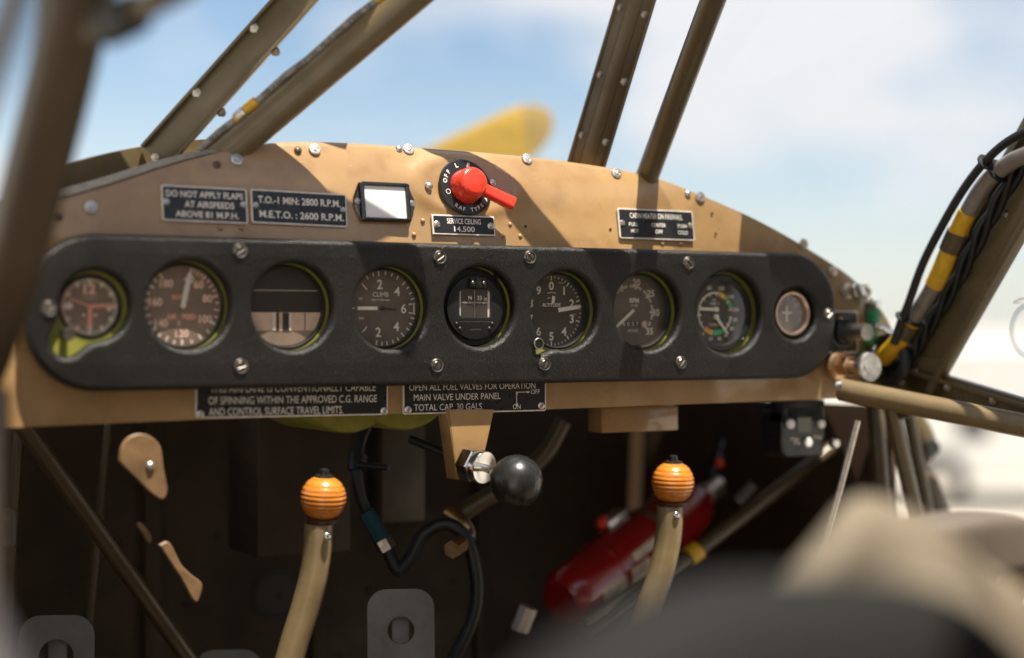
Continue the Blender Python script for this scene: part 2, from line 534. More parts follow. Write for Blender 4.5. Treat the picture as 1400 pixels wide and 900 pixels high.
def leather_mat():
    m = bpy.data.materials.new('black_leather')
    m.use_nodes = True
    nt = m.node_tree
    b = nt.nodes['Principled BSDF']
    tc = nt.nodes.new('ShaderNodeTexCoord')
    mp = nt.nodes.new('ShaderNodeMapping')
    mp.inputs['Rotation'].default_value = (0, D2R(35), 0)
    mp.inputs['Scale'].default_value = (1.0, 1.0, 0.45)
    nt.links.new(tc.outputs['Object'], mp.inputs['Vector'])
    nw = nt.nodes.new('ShaderNodeTexNoise'); nw.inputs['Scale'].default_value = 160; nw.inputs['Detail'].default_value = 2
    nt.links.new(mp.outputs['Vector'], nw.inputs['Vector'])
    mixv = nt.nodes.new('ShaderNodeMix'); mixv.data_type = 'VECTOR'; mixv.inputs['Factor'].default_value = 0.006
    nt.links.new(mp.outputs['Vector'], mixv.inputs['A']); nt.links.new(nw.outputs['Color'], mixv.inputs['B'])
    vo = nt.nodes.new('ShaderNodeTexVoronoi'); vo.inputs['Scale'].default_value = 760; vo.feature = 'DISTANCE_TO_EDGE'
    nt.links.new(mixv.outputs['Result'], vo.inputs['Vector'])
    n1 = nt.nodes.new('ShaderNodeTexNoise'); n1.inputs['Scale'].default_value = 620; n1.inputs['Detail'].default_value = 4
    nt.links.new(mp.outputs['Vector'], n1.inputs['Vector'])
    n2 = nt.nodes.new('ShaderNodeTexNoise'); n2.inputs['Scale'].default_value = 16; n2.inputs['Detail'].default_value = 4
    nt.links.new(tc.outputs['Object'], n2.inputs['Vector'])
    ramp = nt.nodes.new('ShaderNodeMapRange'); ramp.inputs['From Max'].default_value = 0.25
    nt.links.new(vo.outputs['Distance'], ramp.inputs['Value'])
    b1 = nt.nodes.new('ShaderNodeBump'); b1.inputs['Strength'].default_value = 0.22; b1.inputs['Distance'].default_value = 0.004
    nt.links.new(n2.outputs['Fac'], b1.inputs['Height'])
    b2 = nt.nodes.new('ShaderNodeBump'); b2.inputs['Strength'].default_value = 0.4; b2.inputs['Distance'].default_value = 0.00045
    nt.links.new(ramp.outputs['Result'], b2.inputs['Height']); nt.links.new(b1.outputs['Normal'], b2.inputs['Normal'])
    b3 = nt.nodes.new('ShaderNodeBump'); b3.inputs['Strength'].default_value = 0.70; b3.inputs['Distance'].default_value = 0.0013
    nt.links.new(n1.outputs['Fac'], b3.inputs['Height']); nt.links.new(b2.outputs['Normal'], b3.inputs['Normal'])
    nt.links.new(b3.outputs['Normal'], b.inputs['Normal'])
    cr = nt.nodes.new('ShaderNodeValToRGB')
    cr.color_ramp.elements[0].color = (0.0085, 0.0072, 0.0062, 1); cr.color_ramp.elements[0].position = 0.3
    cr.color_ramp.elements[1].color = (0.0165, 0.0138, 0.0118, 1); cr.color_ramp.elements[1].position = 0.7
    nt.links.new(n2.outputs['Fac'], cr.inputs['Fac'])
    nd = nt.nodes.new('ShaderNodeTexNoise'); nd.inputs['Scale'].default_value = 420; nd.inputs['Detail'].default_value = 2     # dust specks and scuffs
    nt.links.new(tc.outputs['Object'], nd.inputs['Vector'])
    dr = nt.nodes.new('ShaderNodeMapRange'); dr.inputs['From Min'].default_value = .70; dr.inputs['From Max'].default_value = .78; dr.inputs['To Max'].default_value = .6
    nt.links.new(nd.outputs['Fac'], dr.inputs['Value'])
    dm_ = nt.nodes.new('ShaderNodeMix'); dm_.data_type = 'RGBA'; dm_.inputs['B'].default_value = (.16, .145, .13, 1)
    nt.links.new(dr.outputs['Result'], dm_.inputs['Factor']); nt.links.new(cr.outputs['Color'], dm_.inputs['A'])
    nt.links.new(dm_.outputs['Result'], b.inputs['Base Color'])
    b.inputs['Roughness'].default_value = 0.36
    b.inputs['Specular IOR Level'].default_value = 0.36
    return m
LEATHER = leather_mat()

def glass_mat(name, tint=(1, 1, 1), boost=1.0, dust_haze=0.0, haze_col=(.62, .50, .40)):
    """thin clear sheet: sunlight passes, surfaces reflect by Fresnel"""
    m = bpy.data.materials.new(name)
    m.use_nodes = True
    nt = m.node_tree
    nt.nodes.clear()
    o = nt.nodes.new('ShaderNodeOutputMaterial')
    t = nt.nodes.new('ShaderNodeBsdfTransparent'); t.inputs['Color'].default_value = (*tint, 1)
    g = nt.nodes.new('ShaderNodeBsdfGlossy'); g.inputs['Roughness'].default_value = 0.02
    fr = nt.nodes.new('ShaderNodeLayerWeight')
    pw = nt.nodes.new('ShaderNodeMath'); pw.operation = 'POWER'; pw.inputs[1].default_value = 5.0
    sc_ = nt.nodes.new('ShaderNodeMath'); sc_.operation = 'MULTIPLY_ADD'; sc_.inputs[1].default_value = 0.96; sc_.inputs[2].default_value = 0.04
    mu = nt.nodes.new('ShaderNodeMath'); mu.operation = 'MULTIPLY'; mu.inputs[1].default_value = boost
    nt.links.new(fr.outputs['Facing'], pw.inputs[0]); nt.links.new(pw.outputs['Value'], sc_.inputs[0])
    mx = nt.nodes.new('ShaderNodeMixShader')
    nt.links.new(sc_.outputs['Value'], mu.inputs[0]); nt.links.new(mu.outputs['Value'], mx.inputs['Fac'])
    nt.links.new(t.outputs['BSDF'], mx.inputs[1]); nt.links.new(g.outputs['BSDF'], mx.inputs[2])
    out = mx.outputs['Shader']
    if dust_haze:
        df = nt.nodes.new('ShaderNodeBsdfDiffuse'); df.inputs['Color'].default_value = (*haze_col, 1)
        tc = nt.nodes.new('ShaderNodeTexCoord')
        nz = nt.nodes.new('ShaderNodeTexNoise'); nz.inputs['Scale'].default_value = 45; nz.inputs['Detail'].default_value = 6
        nt.links.new(tc.outputs['Object'], nz.inputs['Vector'])
        mr = nt.nodes.new('ShaderNodeMapRange'); mr.inputs['From Min'].default_value = .3; mr.inputs['From Max'].default_value = .7
        mr.inputs['To Min'].default_value = dust_haze * .5; mr.inputs['To Max'].default_value = dust_haze * 1.5
        nt.links.new(nz.outputs['Fac'], mr.inputs['Value'])
        m2 = nt.nodes.new('ShaderNodeMixShader')
        nt.links.new(mr.outputs['Result'], m2.inputs['Fac']); nt.links.new(out, m2.inputs[1]); nt.links.new(df.outputs['BSDF'], m2.inputs[2])
        out = m2.outputs['Shader']
    nt.links.new(out, o.inputs['Surface'])
    return m
GLASS = glass_mat('dial_glass', (1, 1, 1), 1.0, .006)
GLASSH = glass_mat('hazed_dial_glass', (1, 1, 1), 1.1, .016, (.72, .52, .40))  # warm veil of the reflected cabin, put into the glass as diffuse tint
PERSPEX = glass_mat('perspex', (0.97, 0.98, 0.99), 0.40, .010, (.8, .79, .77))

# ================================================================== SETTING
g = MB(); g.add(([(-4000, -4000, 0), (4000, -4000, 0), (4000, 4000, 0), (-4000, 4000, 0)], [(0, 1, 2, 3)]))
tag(obj('apron', g, CONC), kind='structure')

# ------------------------------------------------------------------ openings for the instruments
hole_px = [(130, 419, .0345), (258, 418, .0437), (400, 420, .0445), (534, 421.5, .0435), (656, 420, .0435), (772, 425, .0437),
           (885, 425.5, .0455), (996, 428, .0485), (1087, 429, .0322)]
YF = -0.013                                   # front face of the pad
HC = []
for u, v, r in hole_px:
    p = on_y(u, v, YF + .003); HC.append((p.x, p.z - CZ, r))
BZ = [.0312, .0424, .0430, .0424, .0424, .0425, .0438, .0452, .0285]    # outer bezel radii

# ------------------------------------------------------------------ the dash (sheet metal panel)
AXX = -0.039                                   # aeroplane centre line
def dash_y(z):
    h = z - CZ
    y = 0.012
    if h > 0.085: y += 0.15 * (h - 0.085)
    if h > 0.135: y += 3.6 * (h - 0.135) ** 2
    return y
def on_dash(u, v):
    y = 0.02
    for _ in range(12):
        p = on_y(u, v, y)
        y = dash_y(p.z)
    return p
def dash_tilt(z):
    return -math.atan((dash_y(z + .002) - dash_y(z - .002)) / .004)
def dm(p, roll=0.0, lift=0.0):
    M = pm(p, dash_tilt(p.z), roll)
    return M @ Matrix.Translation((0, 0, lift))

top_px = [(-60, 330), (0, 307), (56, 282), (150, 254), (250, 222), (350, 199), (440, 195), (560, 202), (700, 213), (800, 225), (890, 242),
          (960, 268), (1050, 309), (1120, 350), (1170, 386), (1212, 436), (1238, 500)]
bot_px = [(-60, 588), (268, 574), (745, 560), (1150, 545), (1238, 541)]
topP = smooth_path([on_dash(u, v) for u, v in top_px], 10)
botP = [on_y(u, v, 0.012) for u, v in bot_px]
def interp(P, x):
    for a, b in zip(P, P[1:]):
        if a.x <= x <= b.x:
            t = (x - a.x) / max(1e-9, b.x - a.x)
            return a.z + (b.z - a.z) * t
    return P[0].z if x < P[0].x else P[-1].z
SELC = on_dash(634, 258)                        # selector switch centre
x0, x1 = max(topP[0].x, botP[0].x), min(topP[-1].x, botP[-1].x)
NX, NZ = 200, 64
V, F_ = [], []
def dash_point(x, t):
    zb, zt = interp(botP, x), interp(topP, x)
    z = zb + (zt - zb) * t
    y = dash_y(z)
    r = math.hypot((x - SELC.x - .004) / 2.0, (z - SELC.z - .004))
    y -= 0.0030 * math.exp(-((r - 0.030) / 0.0065) ** 2)      # pressed ring round the selector
    y += 0.0016 * noise.noise(Vector((x * 9, z * 9, 3.1))) + 0.0005 * noise.noise(Vector((x * 34, z * 34, 1.7)))   # hand formed sheet is never dead flat
    return Vector((x, y, z))
for i in range(NX + 1):
    x = x0 + (x1 - x0) * i / NX
    for k in range(NZ + 1):
        V.append(dash_point(x, k / NZ))
    V.append(V[-1] + Vector((0, 0.003, 0.0008)))
    V.append(V[-1] + Vector((0, 0.12, 0.010)))           # top flange running forward
    V.append(V[-1 - NZ - 2] + Vector((0, 0.02, 0)))      # bottom flange
R_ = NZ + 4
for i in range(NX):
    for k in range(NZ + 2):
        cq = (V[i * R_ + k] + V[(i + 1) * R_ + k + 1]) / 2
        if k < NZ and any(math.hypot(cq.x - hx, cq.z - CZ - hz) < rb + .004 for (hx, hz, hr), rb in zip(HC, BZ)): continue
        F_.append((i * R_ + k, (i + 1) * R_ + k, (i + 1) * R_ + k + 1, i * R_ + k + 1))
    F_.append((i * R_, i * R_ + R_ - 1, (i + 1) * R_ + R_ - 1, (i + 1) * R_))
dash = thing('instrument_dash', 'tan painted sheet metal dash with a curved top edge, across the whole cockpit', 'dashboard', (AXX, 0.012, CZ))
mb = MB(); mb.v = V; mb.f = F_
sheet = obj('dash_sheet', mb, TAN, dash, smooth=50)

# fasteners on the dash
def dzus_vf():
    vf = MB()
    vf.add(lathe([(0.0078, 0), (0.0078, .0012), (0.0070, .0020), (0.0048, .0022), (0.0044, .0012), (0.0036, .0012), (0.0033, .0026), (0, .0030)], 24))
    vf.add(box(.0050, .0009, .0008), Matrix.Translation((0, 0, .0030)))
    return vf
def rivet_vf(r=.003):
    return MB().add(lathe([(r, 0), (r * .92, r * .35), (r * .6, r * .62), (0, r * .75)], 14))
def put(src, M, parent, name, m):
    k = MB(); k.v = [M @ p for p in src.v]; k.f = list(src.f)
    return obj(name, k, m, parent, origin=M.translation)
for u, v in ((323, 219), (124, 284), (430, 205), (558, 205), (720, 218), (842, 237), (957, 270), (1098, 334), (1138, 371), (-4, 463)):
    p = on_dash(u, v)
    put(dzus_vf(), dm(p, random.uniform(-1, 1), .0005) @ Matrix.Rotation(random.uniform(0, 3), 4, 'Z') @ Matrix.Diagonal((.84, .84, 1, 1)), dash, 'fastener', STEEL)
for u, v in ((296, 226), (80, 297), (407, 206), (545, 204), (940, 265), (584, 254)):
    p = on_dash(u, v)
    put(rivet_vf(.0042), dm(p, 0, .0004), dash, 'rivet', STEEL if u in (940, 545, 584) else DARKOL)
for u, v in ((301, 312), (330, 312), (566, 321), (578, 302), (697, 307), (686, 323), (711, 323), (905, 333), (930, 333), (1, 410)):
    p = on_dash(u, v)
    put(rivet_vf(.0026), dm(p, 0, .0003), dash, 'rivet', TAN)
for u, v in ((718, 310), (973, 292), (978, 320), (834, 314)):
    p = on_dash(u, v)
    put(MB().add(disc(.0015, 12)), dm(p, 0, .0012), dash, 'empty_hole', BLACKSAT)

# ------------------------------------------------------------------ padded leather cover
def hole_outline(c, r, extra=None, grow=0.0, n=96):
    pts = []
    R = []
    for k in range(n):
        a = 2 * math.pi * k / n
        dx, dy = math.cos(a), math.sin(a)
        rr = r
        if extra:
            ex, ey, er = extra[0] - c[0], extra[1] - c[1], extra[2]
            b = ex * dx + ey * dy
            d = b * b - (ex * ex + ey * ey - er * er)
            if d > 0: rr = max(rr, b + math.sqrt(d))
        R.append(rr)
    if extra:
        for _ in range(6): R = [(R[i - 1] + 2 * R[i] + R[(i + 1) % n]) / 4 for i in range(n)]
    for k in range(n):
        a = 2 * math.pi * k / n
        pts.append((c[0] + (R[k] + grow) * math.cos(a), c[1] + (R[k] + grow) * math.sin(a)))
    return pts
def px2(u, v, y=YF + .003):
    p = on_y(u, v, y); return (p.x, p.z - CZ)
e1 = px2(94, 462); e6 = px2(738, 478)
EXTRA = {0: (e1[0], e1[1], .0205), 5: (e6[0], e6[1], .0105)}
lx, _ = px2(33, 430); rx, _ = px2(1141, 430)
_, tz = px2(640, 334); _, bz = px2(640, 526)
BEV = 0.006
def pad_outline(inset):
    pts = []
    L_, R__, T_, B_ = lx + inset, rx - inset, tz - inset, bz + inset
    for cx, cy, r, a0 in ((R__, T_, .062, 0), (L_, T_, .068, 90), (L_, B_, .068, 180), (R__, B_, .062, 270)):
        r = r - inset
        sx = 1 if cx == R__ else -1; sy = 1 if cy == T_ else -1
        ccx, ccy = cx - sx * r, cy - sy * r
        for k in range(17):
            a = D2R(a0 + 90 * k / 16)
            pts.append((ccx + r * math.cos(a), ccy + r * math.sin(a)))
    return pts
outl = [pad_outline(BEV)]
for i, (x, z, r) in enumerate(HC):
    outl.append(hole_outline((x, z), r, EXTRA.get(i), grow=.0047))
pad = thing('crash_pad', 'long padded black leather cover with nine round openings, screwed over the dash', 'padded cover', (AXX, 0, CZ))
th = 0.5 * (0.004 - YF) - BEV
vf = filled(outl, max(th, 0.0005), BEV, 6)
mb = MB().add(vf, pm(Vector((0, (YF + .004) / 2, CZ))))
obj('leather_cover', mb, LEATHER, pad, smooth=38)
# pad screws with cup washers
def pad_screw_vf():
    """cup washer with a slotted head: the slot is a real gap between two half rounds"""
    a = MB()
    a.add(lathe([(0, .0008), (.0058, .0008), (.0062, .0024), (.0072, .0028), (.0083, .0016), (.0087, 0), (0, 0)], 32))
    for s in (0, math.pi):
        half = [(.0052 * math.cos(t_), .0052 * math.sin(t_)) for t_ in [D2R(9 + 162 * k / 14) for k in range(15)]]
        a.add(prism(half, .0026, .0007), Matrix.Rotation(s, 4, 'Z') @ Matrix.Translation((0, 0, .0030)))
    return a
for u, v, ang in ((328, 343, .6), (601, 352, .6), (724, 352, -.9), (941, 360, -.9), (329, 501, .3), (597, 500, 1.5), (744, 498, 1.1), (931, 496, .9), (67, 422, .5), (1133, 430, .7)):
    p = on_y(u, v, YF)
    put(pad_screw_vf(), pm(p) @ Matrix.Rotation(ang, 4, 'Z') @ Matrix.Translation((0, 0, -.0005)) @ Matrix.Diagonal((.90, .90, 1, 1)), pad, 'screw', DARKSTEEL)

# chromate-green backing plate behind the pad
def back_outline():
    return pad_outline(.009)
outl = [back_outline()]
for i, (x, z, r) in enumerate(HC):
    outl.append(circle2(BZ[i] - .0003, 64, x, z))
back = MB().add(filled(outl, .0009), pm(Vector((0, .0062, CZ))))
obj('backing_plate', back, GREEN, pad, smooth=30)

# ------------------------------------------------------------------ instruments
INSTR = 'round flight instruments in a row behind the leather cover'
class Dial:
    def __init__(s, i, name, label, rf, yf, cat='gauge', case=BLACKSAT, face=FACE, front=.0055, lip=.0015):
        x, z, r = HC[i]
        s.c = Vector((x, yf, z + CZ))
        s.M = pm(s.c)
        s.rf = rf
        s.root = thing(name, label, cat, s.c, INSTR)
        H = yf - (front - .001)             # bezel front above the face
        Ro = BZ[i] - .0006
        prof = [(0, -.055), (Ro * .93, -.055), (Ro * .95, H - .010), (Ro, H - .0095), (Ro, H - .0012), (Ro - .0012, H), (rf + .0012, H), (rf + .0004, H - lip), (rf, .0004), (rf, -.0012), (0, -.0012)]
        obj('bezel', MB().add(lathe(prof, 64), s.M), case, s.root)
        obj('dial_face', MB().add(disc(rf - .0001, 64), s.M @ Matrix.Translation((0, 0, -.0001))), face, s.root)
        s.marks = {}
        s.H = H
        # bezel screw in the plate
        for a in (45, 135, 225, 315):
            q = s.M @ Matrix.Translation(((Ro - .0012) * math.cos(D2R(a)), (Ro - .0012) * math.sin(D2R(a)), H))
            if rf + .004 < Ro: put(rivet_vf(.0016), q, s.root, 'screw', DARKSTEEL)
    def mk(s, m):
        return s.marks.setdefault(m, MB())
    def pol(s, ang, r):
        a = D2R(ang)
        return s.rf * r * math.sin(a), s.rf * r * math.cos(a)
    def tick(s, ang, r0, r1, w, m=CREAM, z=.00025):
        x, y = s.pol(ang, (r0 + r1) / 2)
        s.mk(m).add(box(w, s.rf * (r1 - r0), .0002), s.M @ Matrix.Translation((x, y, z)) @ Matrix.Rotation(-D2R(ang), 4, 'Z'))
    def num(s, body, ang, r, h, m=CREAM, w=None, bold=.01):
        x, y = s.pol(ang, r)
        s.txt(body, x / s.rf, y / s.rf, h, m, w, bold)
    def txt(s, body, fx, fy, h, m=CREAM, w=None, bold=.01, rot=0):
        s.mk(m).add(text(body, h, w, bold), s.M @ Matrix.Translation((fx * s.rf, fy * s.rf, .0002)) @ Matrix.Rotation(rot, 4, 'Z'))
    def arc(s, a0, a1, r0, r1, m=CREAM, z=.0003):
        n = max(3, int(abs(a1 - a0) / 4))
        vs_, fs_ = [], []
        for k in range(n + 1):
            a = a0 + (a1 - a0) * k / n
            for r in (r0, r1):
                x, y = s.pol(a, r); vs_.append((x, y, z))
        for k in range(n): fs_.append((2 * k, 2 * k + 1, 2 * k + 3, 2 * k + 2))
        s.mk(m).add((vs_, fs_), s.M)
    def needle(s, ang, length, w, m, tail=.0, z=.003, cx=0, cy=0, tip=.35, name='needle', taper=1.0):
        R = s.rf
        o = [(-w / 2 * taper, -tail * R), (w / 2 * taper, -tail * R), (w / 2, R * length * .86), (w / 2 * tip, R * length), (-w / 2 * tip, R * length), (-w / 2, R * length * .86)]
        mb = MB().add(prism(o, .0006, .0001), s.M @ Matrix.Translation((cx * R, cy * R, z)) @ Matrix.Rotation(-D2R(ang), 4, 'Z'))
        return obj(name, mb, m, s.root)
    def hub(s, r, m, cx=0, cy=0, z=.0045):
        obj('hub', MB().add(cyl(r, z, 20, .0004), s.M @ Matrix.Translation((cx * s.rf, cy * s.rf, 0))), m, s.root)
    def finish(s, glass=True, gz=None, rg=None, gm=None):
        for m, mb in s.marks.items():
            nm = 'markings' if 'print' in m.name else 'colour_arc'
            obj(nm, mb, m, s.root, smooth=0)
        if glass:
            z = gz if gz is not None else max(.0045, s.H - .003)
            r = rg or s.rf + .0003
            obj('glass', MB().add(lathe([(0, z), (r, z), (r, z + .001), (0, z + .001)], 64), s.M), gm or GLASS, s.root)

# 1 clock
d = Dial(0, 'aircraft_clock', 'small round clock with salmon pink hands, leftmost dial in the black pad', .0272, .0085, 'clock', face=FACEB)
for k in range(60):
    d.tick(k * 6, .86 if k % 5 else .78, .97, .0012 if k % 5 else .0028, SALMON if 200 < (k * 6) % 360 < 330 else CREAM)
d.txt('12', 0, .62, .0095, SALMON, bold=.05)
d.mk(PALE).add(disc(.0037, 24), d.M @ Matrix.Translation((-.72 * d.rf, .02 * d.rf, .0004)))
d.mk(PALE).add(disc(.0028, 24), d.M @ Matrix.Translation((.70 * d.rf, -.06 * d.rf, .0004)))
d.mk(PALE).add(lathe([(0, 0), (.0026, 0), (.0022, .0004), (0, .0005)], 20), d.M @ Matrix.Translation((.0, -.70 * d.rf, .0003)) @ Matrix.Diagonal((1, 1.9, 1, 1)))
for sx in (-1, 1): d.arc(0, 360, 0, .0001, CREAM); d.mk(SALMON).add(disc(.0016, 16), d.M @ Matrix.Translation((sx * .2 * d.rf, -.3 * d.rf, .0004)))
d.txt('CIVIL DATE', 0, .3, .0016, SALMON)
d.needle(291, .83, .0017, SALMON2, .1, .0025, tip=.5, name='minute_hand')
d.needle(86, .95, .0034, SALMON2, .05, .003, tip=.4, name='sweep_hand')
d.needle(181, .74, .0042, SALMON2, .05, .002, tip=.3, name='hour_hand')
d.hub(.0018, SALMON2)
kc = on_y(91, 457, -.004)
obj('set_knob', MB().add(lathe([(0, -.012), (.004, -.012), (.004, -.001), (.0062, 0), (.0062, .007), (.0052, .0085), (.003, .0085), (.0028, .0078), (0, .0078)], 24), pm(kc)), DARKSTEEL, d.root)
d.finish(gm=GLASSH)

# 2 airspeed
d = Dial(1, 'airspeed_indicator', 'brown faced airspeed dial with one pale needle near the top, second dial from the left', .0388, .0095, face=FACEB)
for ang, t in ((15, '40'), (39, '60'), (74, '80'), (118, '100'), (180, '120'), (231, '140'), (278, '160'), (324, '180')):
    d.num(t, ang, .69, .0070, SALMON, bold=.045)
    d.tick(ang, .84, .98, .0024, SALMON if ang < 100 or ang > 250 else CREAM)
for a, b, n in ((15, 39, 4), (39, 74, 4), (74, 118, 4), (118, 180, 4), (180, 231, 4), (231, 278, 4), (278, 324, 4)):
    for k in range(1, n): d.tick(a + (b - a) * k / n, .88 if k != n / 2 else .84, .98, .0017, SALMON if a < 100 else CREAM)
d.txt('M.P.H.', -.04, .22, .0044, SALMON2, bold=.04)
d.txt('AIR SPEED', -.02, -.27, .0046, SALMON2, bold=.04)
d.needle(13, .86, .0052, PALE, 0, .003, tip=.6)
d.needle(193, .55, .0030, FACEB, 0, .0025, name='needle_tail')
d.hub(.0026, PALE)
d.finish(gm=GLASSH)

# 3 gyro horizon (caged)
d = Dial(2, 'gyro_horizon', 'round instrument with a plain black upper half and a fine horizontal line, third from the left', .0392, .012, face=FACEK)
R = d.rf
def seg_plate(y0, y1, zf, n=24, rr=None):
    rr = rr or R * .99
    L1, R1 = [], []
    for k in range(n + 1):
        y = y0 + (y1 - y0) * k / n
        w = math.sqrt(max(0, rr * rr - y * y))
        R1.append((w, y)); L1.append((-w, y))
    return R1 + L1[::-1]
obj('horizon_drum', MB().add(prism(seg_plate(-.12 * R, .98 * R, 0), .001), d.M @ Matrix.Translation((0, 0, .0015))), BLACKSAT, d.root)
d.mk(CREAM).add(box(1.80 * R, .0005, .0002), d.M @ Matrix.Translation((0, .43 * R, .0017)))
REFL = mat('dial_reflection_mask', (0.80, 0.56, 0.40), 0.35, var=0.2, vscale=60)  # cabin reflection in the glass, painted as tan bands and bars
REFLD = mat('dial_reflection_dark', (0.34, 0.24, 0.175), 0.35, var=0.2, vscale=60)
obj('reflection_mask', MB().add(prism(seg_plate(-.60 * R, -.13 * R, 0), .001), d.M @ Matrix.Translation((0, 0, .0022))), REFL, d.root)
obj('reflection_lower', MB().add(prism(seg_plate(-.98 * R, -.61 * R, 0), .001), d.M @ Matrix.Translation((0, 0, .0020))), REFLD, d.root)
for fx, w, m in ((-.20, .07, DARKOL), (-.30, .05, PALE), (.02, .17, BLACKSAT), (.14, .05, PALE), (.55, .02, DARKOL)):
    d.mk(m).add(box(w * R, .45 * R, .0006), d.M @ Matrix.Translation((fx * R, -.365 * R, .0025)))
marks = d.marks; d.marks = {CREAM: marks[CREAM]}
obj('reflection_bars', marks[PALE], PALE, d.root)
k = MB(); k.v = marks[BLACKSAT].v + marks[DARKOL].v; k.f = marks[BLACKSAT].f + [tuple(i + len(marks[BLACKSAT].v) for i in f) for f in marks[DARKOL].f]
obj('reflection_stripes', k, BLACKSAT, d.root)
d.finish()

# 4 climb
d = Dial(3, 'climb_indicator', 'grey brown dial reading CLIMB with its needle lying level to the left', .0390, .0105)
for a, t in ((-6, '2'), (44, '4'), (90, '6'), (139, '4'), (190, '2')):
    d.num(t, a, .64, .0094, CREAM, bold=.015)
for k in range(-12, 13):
    a = 270 + k * 0  # placeholder keeps the loop readable
for a in (-6, 6, 18, 29, 44, 54, 64, 74, 82, 98, 106, 116, 126, 139, 150, 160, 171, 190, 180):
    d.tick(a, .86 if a in (-6, 44, 139, 190) else .89, .99, .0012, CREAM)
d.tick(82, .80, .96, .0013); d.tick(98, .80, .96, .0013); d.arc(82, 98, .93, .965, CREAM)
d.tick(318, .66, .86, .0011); d.tick(222, .66, .86, .0011); d.tick(344, .88, .98, .0009); d.tick(332, .88, .98, .0009)
d.txt('CLIMB', -.04, .37, .0047, CREAM, bold=.0)
d.txt('1000 FT PER MIN', -.04, .22, .0018, CREAM, w=.021)
d.txt('UP', -.62, .25, .0024, CREAM); d.txt('DN', -.60, -.26, .0024, CREAM)
d.tick(270, .80, .98, .0012)
d.needle(270, .74, .0036, CREAM, -.16, .003, tip=.9)
d.needle(95, .42, .0022, BLACKSAT, 0, .0025, tip=.6, name='needle_tail')
d.hub(.0022, BLACKSAT)
d.finish(gm=GLASSH)

# 5 compass
x, z, r = HC[4]
cc = Vector((x, .0035, z + CZ)); CM = pm(cc)
comp = thing('panel_compass', 'black compass with a small window showing N and 33', 'compass', cc, INSTR)
obj('housing', MB().add(lathe([(0, -.06), (.037, -.06), (.0405, -.004), (.0412, -.001), (.0402, 0), (.0355, .0002), (.0348, .0012), (0, .0012)], 64), CM), BLACKSAT, comp)
FP = CM @ Matrix.Translation((-.0006, -.0005, 0))
obj('front_plate', MB().add(filled([circle2(.0335, 64), rrect(.0385, .0298, .004, 5, 0, .0042)], .0014, .0003, 2), FP @ Matrix.Translation((0, 0, .0034))), BLACKM, comp)
win = FP @ Matrix.Translation((0, .0042, 0))
obj('card_recess', MB().add(box(.0384, .0297, .0006), win @ Matrix.Translation((0, 0, .00155))), PALE, comp)
# the compass card, a curved band behind the window
vs_, fs_ = [], []
for k in range(17):
    a = D2R(-58 + 116 * k / 16)
    for yy in (-.0146, .0146): vs_.append((.0190 * math.sin(a), yy, .0019 + .0012 * math.cos(a)))
for k in range(16): fs_.append((2 * k, 2 * k + 2, 2 * k + 3, 2 * k + 1))
obj('compass_card', MB().add((vs_, fs_), win), FACEK, comp)
ink = MB()
ink.add(text('N', .0042, None, .01), win @ Matrix.Translation((-.0056, .0062, .00335)))
ink.add(text('33', .0042, None, .01), win @ Matrix.Translation((.0058, .0062, .00335)))
ink.add(text('30', .0028, None, .01), win @ Matrix.Translation((.0128, .0050, .00315)))
for k in range(-13, 14):
    x_ = k * .00115
    ink.add(box(.00035, .0024 if k % 5 == 0 else .0015, .0002), win @ Matrix.Translation((x_, .0012, .00325)))
obj('card_lettering', ink, CREAM, comp, smooth=0)
obj('lubber_line', MB().add(box(.0008, .0296, .0004), win @ Matrix.Translation((-.0004, 0, .0038))), STEEL, comp)
obj('glass', MB().add(box(.038, .0293, .0006), win @ Matrix.Translation((0, 0, .0044))), GLASS, comp)
lamp = MB().add(box(.019, .011, .006, .001), FP @ Matrix.Translation((.001, .0265, .0065)))
lamp.add(box(.006, .0118, .0072, .0008), FP @ Matrix.Translation((.001, .0265, .0068)))
lb = obj('lamp_block', lamp, BLACKM, comp)
for sx in (-1, 1): put(rivet_vf(.0020), FP @ Matrix.Translation((.001 + sx * .0066, .0262, .0094)), comp, 'screw', DARKSTEEL)
for sx, sy, rr in ((-.0205, .0237, .0021), (.0200, .0232, .0021), (-.0225, -.0172, .0022), (.0205, -.0172, .0022), (-.0185, -.0225, .0024), (.0170, -.0225, .0026)):
    put(rivet_vf(rr), FP @ Matrix.Translation((sx, sy, .0048)), comp, 'screw', BLACKM)
for sx, sy in ((.0255, .0320), (.0245, -.0285)):
    put(pad_screw_vf(), CM @ Matrix.Translation((sx, sy, .0008)) @ Matrix.Scale(.42, 4), comp, 'screw', BLACKM)
pl = MB().add(box(.040, .0003, .0002), FP @ Matrix.Translation((0, -.0150, .0052)))
pl.add(text('AIRPATH', .0017, .0125, .0), FP @ Matrix.Translation((0, -.0232, .0051)))
obj('engraving', pl, STEEL, comp, smooth=0)

